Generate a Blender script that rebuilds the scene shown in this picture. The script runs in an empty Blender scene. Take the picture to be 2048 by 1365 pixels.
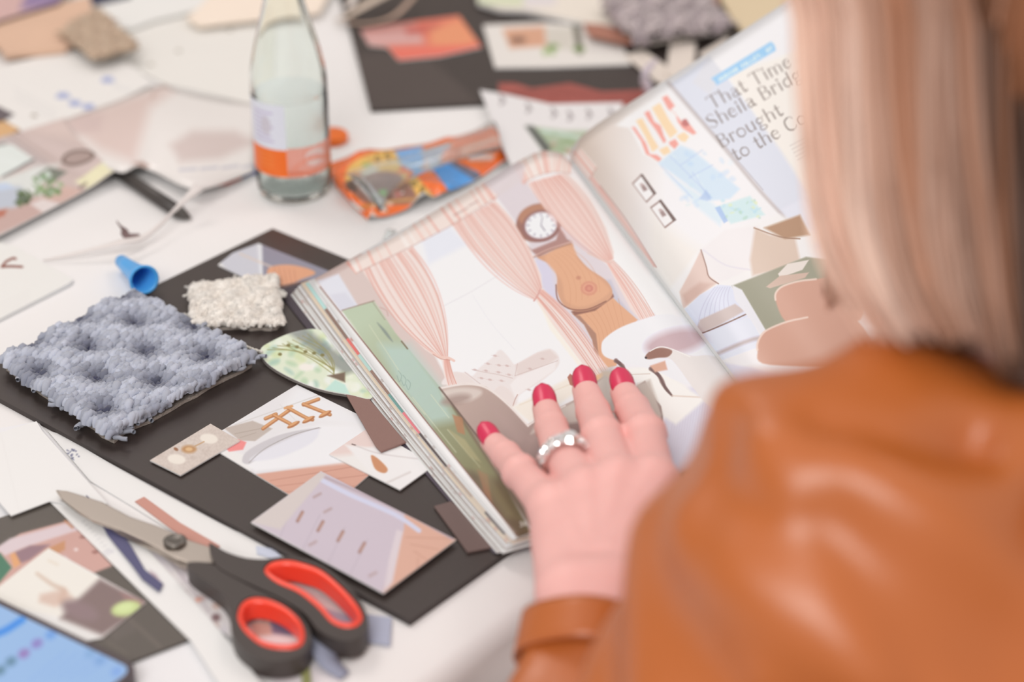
import bpy, bmesh, math, random
import numpy as np
from mathutils import Vector, Matrix
import openvdb as vdb

random.seed(7); np.random.seed(7)
SC = bpy.context.scene
COL = SC.collection

# ---------------------------------------------------------------- camera
FPX = 3973.0                       # focal length in pixels of the 2048 px wide frame
PITCH = math.radians(30.2)
TZ = 0.75                          # table top height
H = 0.60                           # camera above the table top
cam_d = bpy.data.cameras.new('camera')
cam = bpy.data.objects.new('camera', cam_d); COL.objects.link(cam)
cam.location = (0, 0, TZ + H)
cam.rotation_euler = (math.pi / 2 - PITCH, 0, 0)
cam_d.sensor_width = 36.0
cam_d.lens = FPX * 36.0 / 2048.0
cam_d.clip_start = 0.02; cam_d.clip_end = 50
cam_d.dof.use_dof = True
cam_d.dof.focus_distance = 1.115
cam_d.dof.aperture_fstop = 3.4
SC.camera = cam

# ---------------------------------------------------------------- light
world = bpy.data.worlds.new('room_light'); SC.world = world
world.use_nodes = True
bg = world.node_tree.nodes['Background']
bg.inputs[0].default_value = (1.0, 0.93, 0.90, 1)
bg.inputs[1].default_value = 0.62
def area(name, loc, target, size, power, col):
    d = bpy.data.lights.new(name, 'AREA'); d.shape = 'SQUARE'; d.size = size; d.energy = power; d.color = col
    o = bpy.data.objects.new(name, d); COL.objects.link(o); o.location = loc
    o.rotation_euler = (Vector(target) - Vector(loc)).to_track_quat('-Z', 'Y').to_euler()
    return o
area('unseen_light', (-0.9, 2.0, 2.6), (0.0, 1.1, .75), 0.7, 10, (1.0, .90, .84))
area('unseen_light', (1.1, 1.6, 2.6), (0.1, 1.0, .75), 0.5, 5, (1.0, .90, .84))
area('unseen_light', (-0.5, -1.0, 2.5), (0.1, .8, .75), 1.1, 31, (1.0, .95, .92))  # fill light added high behind the camera, no ceiling fixture there
SC.view_settings.view_transform = 'Standard'
SC.view_settings.look = 'None'
SC.view_settings.gamma = 1.0
SC.view_settings.exposure = 0.0
SC.view_settings.use_curve_mapping = False
SC.cycles.max_bounces = 24
SC.cycles.transmission_bounces = 24

# ---------------------------------------------------------------- helpers
CP, SP = math.cos(PITCH), math.sin(PITCH)
def ray(px, py):
    a = (px - 1024.0) / FPX; u = -(py - 682.5) / FPX
    return np.array([a, CP + u * SP, -SP + u * CP])
def W(px, py, z=0.0):
    """point of the plane z (m above the table top) seen at photo pixel px, py; absolute world"""
    d = ray(px, py); t = (H - z) / -d[2]
    p = d * t; return np.array([p[0], p[1], TZ + z])
def P(px, py, t):
    d = ray(px, py) * t
    return np.array([d[0], d[1], TZ + H + d[2]])
def proj(p):
    x, y, z = p[..., 0], p[..., 1], p[..., 2] - (TZ + H)
    t = y * CP - z * SP; u = y * SP + z * CP
    return 1024.0 + FPX * x / t, 682.5 - FPX * u / t

def s2l(c):
    c = np.asarray(c, float) / 255.0
    return np.where(c <= 0.04045, c / 12.92, ((c + 0.055) / 1.055) ** 2.4)
def l2s(c):
    c = np.clip(c, 0, 1)
    return np.where(c <= 0.0031308, c * 12.92, 1.055 * c ** (1 / 2.4) - 0.055)
WHITE = s2l((240, 228, 222)) / 0.84           # how a perfectly white sheet on this table looks
def alb(c):
    return np.clip(s2l(c) / WHITE, 0.004, 0.93)
def mat(name, c, rough=0.6, metal=0.0, bump=0.0, bscale=200.0, var=0.0, vscale=20.0, spec=0.5, coat=0.0, raw=False, **kw):
    m = bpy.data.materials.new(name); m.use_nodes = True
    nt = m.node_tree; b = nt.nodes['Principled BSDF']
    col = tuple(c) if raw else tuple(alb(c))
    b.inputs['Base Color'].default_value = (*col, 1)
    b.inputs['Roughness'].default_value = rough
    b.inputs['Metallic'].default_value = metal
    b.inputs['Specular IOR Level'].default_value = spec
    b.inputs['Coat Weight'].default_value = coat
    for k, v in kw.items(): b.inputs[k.replace('_', ' ')].default_value = v
    tc = nt.nodes.new('ShaderNodeTexCoord')
    n = nt.nodes.new('ShaderNodeTexNoise'); n.inputs['Scale'].default_value = vscale; n.inputs['Detail'].default_value = 4
    nt.links.new(tc.outputs['Object'], n.inputs['Vector'])
    r = nt.nodes.new('ShaderNodeMix'); r.data_type = 'RGBA'
    lo = tuple(x * (1 - max(var, .02)) for x in col); hi = tuple(min(.95, x * (1 + max(var, .02))) for x in col)
    r.inputs[6].default_value = (*lo, 1); r.inputs[7].default_value = (*hi, 1)
    nt.links.new(n.outputs['Fac'], r.inputs[0]); nt.links.new(r.outputs[2], b.inputs['Base Color'])
    if bump:
        n2 = nt.nodes.new('ShaderNodeTexNoise'); n2.inputs['Scale'].default_value = bscale; n2.inputs['Detail'].default_value = 3
        nt.links.new(tc.outputs['Object'], n2.inputs['Vector'])
        bn = nt.nodes.new('ShaderNodeBump'); bn.inputs['Strength'].default_value = bump; bn.inputs['Distance'].default_value = 0.002
        nt.links.new(n2.outputs['Fac'], bn.inputs['Height']); nt.links.new(bn.outputs['Normal'], b.inputs['Normal'])
    return m
def mat_attr(name, rough=.8, spec=.3, **kw):
    m = bpy.data.materials.new(name); m.use_nodes = True
    nt = m.node_tree; b = nt.nodes['Principled BSDF']
    a = nt.nodes.new('ShaderNodeAttribute'); a.attribute_name = 'tint'
    nt.links.new(a.outputs['Color'], b.inputs['Base Color'])
    b.inputs['Roughness'].default_value = rough; b.inputs['Specular IOR Level'].default_value = spec
    for k, v in kw.items(): b.inputs[k.replace('_', ' ')].default_value = v
    return m

def tag(o, label=None, cat=None, group=None, kind=None):
    if label: o['label'] = label
    if cat: o['category'] = cat
    if group: o['group'] = group
    if kind: o['kind'] = kind
    return o
def empty(name, loc, label, cat, group=None):
    o = bpy.data.objects.new(name, None); COL.objects.link(o); o.location = tuple(float(v) for v in loc)
    o.empty_display_size = .02
    return tag(o, label, cat, group)
def mk(name, verts, faces, m, parent=None, uv=None, smooth=False, tint=None, recalc=False, origin=None):
    v = np.asarray(verts, float)
    if parent is not None:
        off = np.array(parent.location); q = parent.parent
        while q is not None: off = off + np.array(q.location); q = q.parent
    else:
        off = np.array([(v[:, 0].min() + v[:, 0].max()) / 2, (v[:, 1].min() + v[:, 1].max()) / 2, v[:, 2].min()]) if origin is None else np.array(origin)
    me = bpy.data.meshes.new(name)
    me.from_pydata([tuple(x) for x in (v - off)], [], [tuple(int(i) for i in f) for f in faces])
    if recalc:
        bm = bmesh.new(); bm.from_mesh(me); bmesh.ops.recalc_face_normals(bm, faces=bm.faces); bm.to_mesh(me); bm.free()
    if uv is not None:
        l = me.uv_layers.new(name='UVMap')
        li = np.empty(len(me.loops), np.int32); me.loops.foreach_get('vertex_index', li)
        l.data.foreach_set('uv', np.asarray(uv, np.float32)[li].ravel())
    if tint is not None:
        ca = me.color_attributes.new('tint', 'FLOAT_COLOR', 'POINT')
        t4 = np.ones((len(v), 4), np.float32); t4[:, :3] = tint; ca.data.foreach_set('color', t4.ravel())
    for mm in (m if isinstance(m, (list, tuple)) else [m]): me.materials.append(mm)
    if smooth: me.polygons.foreach_set('use_smooth', [True] * len(me.polygons))
    me.update()
    o = bpy.data.objects.new(name, me); COL.objects.link(o)
    if parent is not None: o.parent = parent
    else: o.location = tuple(off)
    return o
def bevel(o, w, seg=2, ang=40):
    b = o.modifiers.new('bevel', 'BEVEL'); b.width = w; b.segments = seg; b.limit_method = 'ANGLE'; b.angle_limit = math.radians(ang)
    return o

def crom(pts, n=8, closed=True):
    pts = np.asarray(pts, float); N = len(pts); out = []
    rng = range(N if closed else N - 1)
    for i in rng:
        if closed: p0, p1, p2, p3 = pts[i - 1], pts[i], pts[(i + 1) % N], pts[(i + 2) % N]
        else: p0, p1, p2, p3 = pts[max(i - 1, 0)], pts[i], pts[i + 1], pts[min(i + 2, N - 1)]
        for k in range(n):
            t = k / n
            out.append(.5 * ((2 * p1) + (-p0 + p2) * t + (2 * p0 - 5 * p1 + 4 * p2 - p3) * t * t + (-p0 + 3 * p1 - 3 * p2 + p3) * t ** 3))
    if not closed: out.append(pts[-1])
    return np.array(out)

# ---- a canvas holding the print of one sheet; X, Y are print coordinates of each texel
class Canvas:
    def __init__(s, X, Y, base=(238, 228, 222)):
        s.X, s.Y = X.astype(np.float32), Y.astype(np.float32)
        s.I = np.empty(X.shape + (3,), np.float32); s.I[:] = base
    def _slice(s, x0, x1, y0, y1):
        m = (s.X > x0) & (s.X < x1) & (s.Y > y0) & (s.Y < y1)
        if not m.any(): return None
        r = np.where(m.any(1))[0]; c = np.where(m.any(0))[0]
        return slice(r[0], r[-1] + 1), slice(c[0], c[-1] + 1)
    def _mix(s, sl, a, col):
        a = a[..., None]
        if isinstance(col, tuple) and len(col) == 4 and hasattr(col[0], '__len__'):
            c0, c1, p0, p1 = col
            dx, dy = p1[0] - p0[0], p1[1] - p0[1]
            t = np.clip(((s.X[sl] - p0[0]) * dx + (s.Y[sl] - p0[1]) * dy) / (dx * dx + dy * dy), 0, 1)[..., None]
            col = np.array(c0, np.float32) * (1 - t) + np.array(c1, np.float32) * t
        else: col = np.array(col, np.float32)
        s.I[sl] = s.I[sl] * (1 - a) + col * a
    def poly(s, pts, col, soft=1.0, a=1.0, smooth=False):
        pts = crom(pts, 6) if smooth else np.asarray(pts, float)
        sl = s._slice(pts[:, 0].min() - soft - 1, pts[:, 0].max() + soft + 1, pts[:, 1].min() - soft - 1, pts[:, 1].max() + soft + 1)
        if sl is None: return s
        x, y = s.X[sl], s.Y[sl]; d = np.full(x.shape, 1e9, np.float32); ins = np.zeros(x.shape, bool)
        for i in range(len(pts)):
            ax, ay = pts[i - 1]; bx, by = pts[i]
            ex, ey = bx - ax, by - ay; wx, wy = x - ax, y - ay
            t = np.clip((wx * ex + wy * ey) / (ex * ex + ey * ey + 1e-9), 0, 1)
            d = np.minimum(d, (wx - ex * t) ** 2 + (wy - ey * t) ** 2)
            if ay != by: ins ^= ((ay > y) != (by > y)) & (x < ex * (y - ay) / ey + ax)
        sd = np.where(ins, -1, 1) * np.sqrt(d)
        s._mix(sl, np.clip(.5 - sd / (2 * soft), 0, 1) * a, col); return s
    def line(s, pts, w, col, soft=.8, a=1.0, smooth=True):
        pts = np.asarray(pts, float)
        if smooth and len(pts) > 2: pts = crom(pts, 6, False)
        w = np.interp(np.linspace(0, 1, len(pts)), np.linspace(0, 1, len(w)), w) if hasattr(w, '__len__') else np.full(len(pts), w)
        mw = w.max() / 2 + soft + 1
        sl = s._slice(pts[:, 0].min() - mw, pts[:, 0].max() + mw, pts[:, 1].min() - mw, pts[:, 1].max() + mw)
        if sl is None: return s
        x, y = s.X[sl], s.Y[sl]; d = np.full(x.shape, 1e9, np.float32)
        for i in range(1, len(pts)):
            ax, ay = pts[i - 1]; bx, by = pts[i]
            ex, ey = bx - ax, by - ay; wx, wy = x - ax, y - ay
            t = np.clip((wx * ex + wy * ey) / (ex * ex + ey * ey + 1e-9), 0, 1)
            d = np.minimum(d, np.sqrt((wx - ex * t) ** 2 + (wy - ey * t) ** 2) - (w[i - 1] * (1 - t) + w[i] * t) / 2)
        s._mix(sl, np.clip(.5 - d / (2 * soft), 0, 1) * a, col); return s
    def ell(s, c, rx, ry, col, ang=0, soft=1.0, a=1.0):
        t = np.linspace(0, 2 * np.pi, 28, endpoint=False); ca, sa = math.cos(math.radians(ang)), math.sin(math.radians(ang))
        p = np.stack([c[0] + rx * np.cos(t) * ca - ry * np.sin(t) * sa, c[1] + rx * np.cos(t) * sa + ry * np.sin(t) * ca], 1)
        return s.poly(p, col, soft, a)
    def speck(s, amp=6, f=.15):
        X, Y = s.X * f, s.Y * f
        n = np.sin(X * 1.7 + 2 * np.sin(Y * .9)) * np.sin(Y * 2.1 + 1.7 * np.sin(X * 1.3)) + .6 * np.sin(X * 4.1 + Y * 3.3) * np.sin(Y * 5.2 - X * 2.7)
        s.I += amp * n[..., None]; return s
    def blots(s, box, n, cols, r=(3, 9), a=.7, seed=1, soft=2.5):
        rg = random.Random(seed)
        for _ in range(n):
            s.ell((rg.uniform(box[0], box[2]), rg.uniform(box[1], box[3])), rg.uniform(*r), rg.uniform(*r) * .6, rg.choice(cols), rg.uniform(-60, 60), soft, a)
        return s
    def image(s, name):
        h, w = s.X.shape
        im = bpy.data.images.new(name, w, h, alpha=False)
        buf = np.ones((h, w, 4), np.float32)
        buf[..., :3] = l2s(np.clip(s2l(np.clip(s.I, 0, 255)) / WHITE, .003, .93))
        im.pixels.foreach_set(buf.ravel()); im.update(); im.pack()
        return im
def print_mat(name, im, rough=.45, coat=0.0, bump=0.0, spec=.5):
    m = bpy.data.materials.new(name); m.use_nodes = True
    nt = m.node_tree; b = nt.nodes['Principled BSDF']
    t = nt.nodes.new('ShaderNodeTexImage'); t.image = im; t.extension = 'EXTEND'
    nt.links.new(t.outputs['Color'], b.inputs['Base Color'])
    b.inputs['Roughness'].default_value = rough; b.inputs['Coat Weight'].default_value = coat; b.inputs['Specular IOR Level'].default_value = spec
    if bump:
        tc = nt.nodes.new('ShaderNodeTexCoord'); n2 = nt.nodes.new('ShaderNodeTexNoise'); n2.inputs['Scale'].default_value = 90
        nt.links.new(tc.outputs['Object'], n2.inputs['Vector'])
        bn = nt.nodes.new('ShaderNodeBump'); bn.inputs['Strength'].default_value = bump; bn.inputs['Distance'].default_value = .003
        nt.links.new(n2.outputs['Fac'], bn.inputs['Height']); nt.links.new(bn.outputs['Normal'], b.inputs['Normal'])
    return m

PAPER = mat('paper_edge', (232, 222, 216), .8)
def fill_poly(loops2d):
    """triangulate an outline with holes; returns 2d verts, tris"""
    bm = bmesh.new()
    for L in loops2d:
        vs = [bm.verts.new((p[0], p[1], 0)) for p in L]
        for i in range(len(vs)): bm.edges.new((vs[i - 1], vs[i]))
    bmesh.ops.triangle_fill(bm, use_beauty=True, use_dissolve=False, edges=bm.edges[:])
    bm.verts.index_update()
    v = [(x.co.x, x.co.y) for x in bm.verts]; f = [[a.index for a in q.verts] for q in bm.faces]
    bm.free(); return np.array(v), f
def slab(name, outline, z0, z1, m, parent=None, holes=(), paint=None, base=(238, 228, 222), res=None, label=None, cat=None, group=None,
         smooth=False, rough=.45, coat=0.0, bev=0.0, warp=None, side=None, spec=.5, zpx=None):
    """flat thing with its outline on the plane z1, top face printed by paint(canvas)"""
    zp = z1 if zpx is None else zpx
    loops = []
    for L in (outline, *holes):
        L = crom(L, 6) if smooth else L
        q = np.array([W(x, y, zp)[:2] for x, y in L])
        loops.append(q)
    v2, tris = fill_poly(loops); n = len(v2)
    def up(t):
        a, b, c = (v2[i] for i in t)
        return t if (b[0] - a[0]) * (c[1] - a[1]) - (b[1] - a[1]) * (c[0] - a[0]) > 0 else t[::-1]
    tris = [up(t) for t in tris]
    verts = [(x, y, TZ + z1) for x, y in v2] + [(x, y, TZ + z0) for x, y in v2]
    faces = tris + [[i + n for i in t[::-1]] for t in tris]
    k = 0
    for L in loops:
        m_ = len(L); ar = sum(L[i - 1][0] * L[i][1] - L[i][0] * L[i - 1][1] for i in range(m_))
        for i in range(m_):
            a, b = k + (i - 1) % m_, k + i
            hole = k > 0
            faces.append([b, a, a + n, b + n] if (ar > 0) != hole else [a, b, b + n, a + n])
        k += m_
    verts = np.array(verts)
    if warp is not None:
        dz = np.array([warp(x, y) for x, y in v2]); verts[:n, 2] += dz; verts[n:, 2] += dz
    uv = None; mats = [m if m is not None else PAPER]
    if paint is not None:
        e = loops[0][1] - loops[0][0]; e = e / np.linalg.norm(e); g = np.array([-e[1], e[0]])
        a, b = v2 @ e, v2 @ g; a0, a1, b0, b1 = a.min(), a.max(), b.min(), b.max()
        r = res or 2600.0
        w_, h_ = max(8, int((a1 - a0) * r)), max(8, int((b1 - b0) * r))
        A, B = np.meshgrid(a0 + (np.arange(w_) + .5) / w_ * (a1 - a0), b0 + (np.arange(h_) + .5) / h_ * (b1 - b0))
        wp = np.stack([A * e[0] + B * g[0], A * e[1] + B * g[1], np.full(A.shape, TZ + z1)], -1)
        X, Y = proj(wp); cv = Canvas(X, Y, base); paint(cv)
        uv = np.stack([(np.tile(a, 2) - a0) / (a1 - a0), (np.tile(b, 2) - b0) / (b1 - b0)], 1)
        mats = [print_mat(name + '_print', cv.image(name + '_print'), rough, coat, spec=spec), side or PAPER]
    o = mk(name, verts, faces, mats, parent, uv)
    if paint is not None:
        mi = [0] * len(tris) + [1] * (len(faces) - len(tris)); o.data.polygons.foreach_set('material_index', mi)
    if bev: bevel(o, bev)
    if label: tag(o, label, cat, group)
    return o
def sheet(name, G, m=None, thick=.0003, parent=None, paint=None, base=(238, 228, 222), tex=(400, 300), label=None, cat=None, rough=.4, coat=0.0, smooth=True, group=None, spec=.5):
    """curved sheet: G is an (nv, nu, 3) grid of absolute points, v down, u right"""
    nv, nu = G.shape[:2]; top = G.reshape(-1, 3)
    du = np.gradient(G, axis=1); dv = np.gradient(G, axis=0); nn = np.cross(du, dv); nn /= np.linalg.norm(nn, axis=2, keepdims=True) + 1e-12
    if nn[..., 2].mean() < 0: nn = -nn
    bot = (G - nn * thick).reshape(-1, 3)
    N = nv * nu; F = []; T = []
    for j in range(nv - 1):
        for i in range(nu - 1):
            a = j * nu + i; T.append([a, a + nu, a + nu + 1, a + 1])
    F = T + [[x + N for x in f[::-1]] for f in T]
    ring = [i for i in range(nu)] + [j * nu + nu - 1 for j in range(1, nv)] + [(nv - 1) * nu + i for i in range(nu - 2, -1, -1)] + [j * nu for j in range(nv - 2, 0, -1)]
    for i in range(len(ring)):
        a, b = ring[i - 1], ring[i]; F.append([a, b, b + N, a + N])
    uu, vv = np.meshgrid(np.linspace(0, 1, nu), np.linspace(1, 0, nv)); uv = np.stack([uu.ravel(), vv.ravel()], 1); uv = np.vstack([uv, uv])
    mats = [m or PAPER]
    if paint is not None:
        tw, th = tex
        fu = (np.arange(tw) + .5) / tw * (nu - 1); fv = (1 - (np.arange(th) + .5) / th) * (nv - 1)
        i0 = np.clip(fu.astype(int), 0, nu - 2); j0 = np.clip(fv.astype(int), 0, nv - 2)
        a = (fu - i0)[None, :, None]; b = (fv - j0)[:, None, None]
        Q = (G[j0][:, i0] * (1 - a) * (1 - b) + G[j0][:, i0 + 1] * a * (1 - b) + G[j0 + 1][:, i0] * (1 - a) * b + G[j0 + 1][:, i0 + 1] * a * b)
        X, Y = proj(Q); cv = Canvas(X, Y, base); paint(cv)
        mats = [print_mat(name + '_print', cv.image(name + '_print'), rough, coat, spec=spec), PAPER]
    o = mk(name, np.vstack([top, bot]), F, mats, parent, uv, smooth, recalc=True)
    if paint is not None:
        o.data.polygons.foreach_set('material_index', [0] * len(T) + [1] * (len(F) - len(T)))
    if label: tag(o, label, cat, group)
    return o
def lathe(name, prof, c, m, parent=None, seg=48, axis=(0, 0, 1), a0=0, a1=2 * math.pi, smooth=True, closed=True):
    q = Vector((0, 0, 1)).rotation_difference(Vector(axis)).to_matrix()
    V = []; F = []; n = len(prof); full = abs(a1 - a0 - 2 * math.pi) < 1e-6; S = seg if full else seg + 1
    for k in range(S):
        a = a0 + (a1 - a0) * k / seg
        for r, z in prof: V.append(tuple(q @ Vector((r * math.cos(a), r * math.sin(a), z)) + Vector(tuple(float(x) for x in c))))
    for k in range(seg):
        k2 = (k + 1) % S
        for i in range(n - 1): F.append([k * n + i, k2 * n + i, k2 * n + i + 1, k * n + i + 1])
    return mk(name, V, F, m, parent, smooth=smooth)
def tube(pts, r, sides=8, cap=True):
    """verts, faces of a tube along pts with radius list r"""
    pts = np.asarray(pts, float); n = len(pts); r = np.interp(np.linspace(0, 1, n), np.linspace(0, 1, len(r)), r) if hasattr(r, '__len__') else np.full(n, r)
    T = np.gradient(pts, axis=0); T /= np.linalg.norm(T, axis=1, keepdims=True) + 1e-12
    ref = np.array([0, 0, 1.0]) if abs(T[0][2]) < .9 else np.array([1.0, 0, 0])
    V = []
    for i in range(n):
        a = np.cross(T[i], ref); a /= np.linalg.norm(a) + 1e-12; b = np.cross(a, T[i])
        for k in range(sides):
            t = 2 * math.pi * k / sides; V.append(pts[i] + r[i] * (math.cos(t) * a + math.sin(t) * b))
    F = [[i * sides + k, i * sides + (k + 1) % sides, (i + 1) * sides + (k + 1) % sides, (i + 1) * sides + k] for i in range(n - 1) for k in range(sides)]
    if cap: F += [list(range(sides))[::-1], [(n - 1) * sides + k for k in range(sides)]]
    return V, F
class MB:
    def __init__(s): s.V = []; s.F = []; s.T = []
    def add(s, V, F, tint=None):
        o = len(s.V); s.V += [tuple(v) for v in V]; s.F += [[i + o for i in f] for f in F]
        s.T += [tint if tint is not None else (1, 1, 1)] * len(V); return s
    def box(s, c, d, rz=0):
        c = np.array(c, float); V = []
        for sx in (-.5, .5):
            for sy in (-.5, .5):
                for sz in (-.5, .5):
                    x, y = sx * d[0], sy * d[1]
                    V.append(c + np.array([x * math.cos(rz) - y * math.sin(rz), x * math.sin(rz) + y * math.cos(rz), sz * d[2]]))
        return s.add(V, [(0, 1, 3, 2), (4, 6, 7, 5), (0, 4, 5, 1), (2, 3, 7, 6), (0, 2, 6, 4), (1, 5, 7, 3)])
    def build(s, name, m, parent=None, smooth=False, tinted=False): return mk(name, s.V, s.F, m, parent, smooth=smooth, tint=np.array(s.T) if tinted else None, recalc=not tinted)

# ---- signed distance bodies
def cone(a, b, ra, rb, k=None):
    c = ('c', np.array(a, float), np.array(b, float), ra, rb)
    return c if k is None else c + (k,)
def ellip(c, r, R=None): return ('e', np.array(c, float), np.array(r, float), np.eye(3) if R is None else np.array(R))
def sdf_mesh(prims, voxel, k, pad=None, disp=None):
    pad = pad or k + 4 * voxel
    lo = np.full(3, 1e9); hi = -lo
    for p in prims:
        if p[0] == 'c':
            lo = np.minimum(lo, np.minimum(p[1] - p[3], p[2] - p[4])); hi = np.maximum(hi, np.maximum(p[1] + p[3], p[2] + p[4]))
        else:
            r = max(p[2]); lo = np.minimum(lo, p[1] - r); hi = np.maximum(hi, p[1] + r)
    lo -= pad; hi += pad
    n = np.ceil((hi - lo) / voxel).astype(int) + 1
    D = np.full(tuple(n), 10 * voxel + k, np.float32)
    k_all = k
    for p in prims:
        k = k_all
        if p[0] == 'c' and len(p) > 5: k = p[5]; p = p[:5]
        if p[0] == 'c': l = np.minimum(p[1] - p[3], p[2] - p[4]); h = np.maximum(p[1] + p[3], p[2] + p[4])
        else: r = max(p[2]); l = p[1] - r; h = p[1] + r
        i0 = np.maximum(((l - lo - pad) / voxel).astype(int), 0); i1 = np.minimum(((h - lo + pad) / voxel).astype(int) + 2, n)
        sl = tuple(slice(a, b) for a, b in zip(i0, i1))
        g = [((np.arange(i0[d], i1[d]) * voxel + lo[d]).astype(np.float32)).reshape([-1 if q == d else 1 for q in range(3)]) for d in range(3)]
        if p[0] == 'c':
            a, b, ra, rb = p[1:5]; e = b - a; L = (e @ e) + 1e-12
            w = [g[d] - a[d] for d in range(3)]
            t = np.clip((w[0] * e[0] + w[1] * e[1] + w[2] * e[2]) / L, 0, 1)
            d_ = np.sqrt((w[0] - e[0] * t) ** 2 + (w[1] - e[1] * t) ** 2 + (w[2] - e[2] * t) ** 2) - (ra + (rb - ra) * t)
        else:
            c, r, R = p[1:]
            w = [g[d] - c[d] for d in range(3)]
            q = [w[0] * R[0][j] + w[1] * R[1][j] + w[2] * R[2][j] for j in range(3)]
            k0 = np.sqrt(sum((q[j] / r[j]) ** 2 for j in range(3))); k1 = np.sqrt(sum((q[j] / r[j] ** 2) ** 2 for j in range(3))) + 1e-9
            d_ = k0 * (k0 - 1) / k1
        A = D[sl]; hh = np.maximum(k - np.abs(A - d_), 0) / k
        D[sl] = np.minimum(A, d_) - hh * hh * k * .25
    if disp is not None:
        g = np.meshgrid(*[(np.arange(n[d]) * voxel + lo[d]).astype(np.float32) for d in range(3)], indexing='ij')
        D = D + disp(*g)
    grid = vdb.FloatGrid(); grid.copyFromArray(D.astype(np.float32))
    pts, quads = grid.convertToQuads(isovalue=0.0)
    return pts * voxel + lo, quads

# ================================================================ setting
flo = MB().box((0.4, 1.6, -.02), (7, 7, .04)).build('floor', mat('floor_carpet', (196, 174, 160), .9, bump=.6, bscale=300, var=.15))
tag(flo, kind='structure')
wb = MB().box((0.4, 5.15, 1.5), (7, .1, 3.0)).build('wall_back', mat('wall_paint', (222, 205, 192), .8)); tag(wb, kind='structure')
wl = MB().box((-3.15, 1.6, 1.5), (.1, 7, 3.0)).build('wall_left', mat('wall_paint_side', (218, 202, 190), .8)); tag(wl, kind='structure')

# table edge: line through E0 along ED, table on the side of EN
E0 = W(985, 1131, 0)[:2]; ED = W(985, 1125, 0)[:2] - W(820, 1243, 0)[:2]; ED /= np.linalg.norm(ED)
EN = np.array([-ED[1], ED[0]])
E0 = E0 - EN * .028
def TP(s, d, z): q = E0 + ED * s + EN * d; return np.array([q[0], q[1], TZ + z])
tbl = empty('folding_table', TP(.3, .6, -TZ), 'long folding table hidden under the white tablecloth', 'table')
cs = [TP(-1.3, 0.006, 0), TP(1.5, 0.006, 0), TP(1.5, 1.9, 0), TP(-1.3, 1.9, 0)]
V = [(c[0], c[1], TZ - .004) for c in cs] + [(c[0], c[1], TZ - .034) for c in cs]
mk('tabletop', V, [[0, 1, 2, 3], [7, 6, 5, 4], [0, 4, 5, 1], [1, 5, 6, 2], [2, 6, 7, 3], [3, 7, 4, 0]], mat('table_board', (200, 190, 180), .6), tbl)
mleg = mat('table_leg_metal', (90, 85, 85), .4, .8)
for s in (-1.15, 1.35):
    for d in (.12, 1.78):
        c = TP(s, d, -.034); v, f = tube([(c[0], c[1], 0), (c[0], c[1], TZ - .034)], .016, 12)
        mk('leg', v, f, mleg, tbl, smooth=False)
# tablecloth: flat top, rounded edge, hanging folds on the near side
rng = np.random.RandomState(3)
ns, prof = 420, []
ss = np.linspace(-1.35, 1.55, ns)
def fold(s, depth):
    a = .5 + .5 * np.sin(s * 23 + 1.2 * np.sin(s * 9 + 1)); b = .5 + .5 * np.sin(s * 41 + 2.0)
    return (a * .045 + b * .012) * min(1, depth / .25) ** .8
rows = []
for d in np.linspace(1.95, .02, 12): rows.append([TP(s, d, 0) for s in ss])
for k in range(1, 7):
    a = k / 6 * math.pi / 2; rows.append([TP(s, .004 - .014 * math.sin(a) + .014 * 0, -.014 + .014 * math.cos(a)) for s in ss])
for dz in np.concatenate([np.linspace(.02, .2, 14), np.linspace(.23, .62, 14)]):
    rows.append([TP(s, -.010 - fold(s, dz), -dz) for s in ss])
G = np.array(rows)
cloth = sheet('tablecloth', G, mat('white_linen', (240, 228, 222), .85, bump=.05, bscale=900, spec=.2), .0015, label='plain white tablecloth covering the table and hanging over its near edge', cat='tablecloth')

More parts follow.
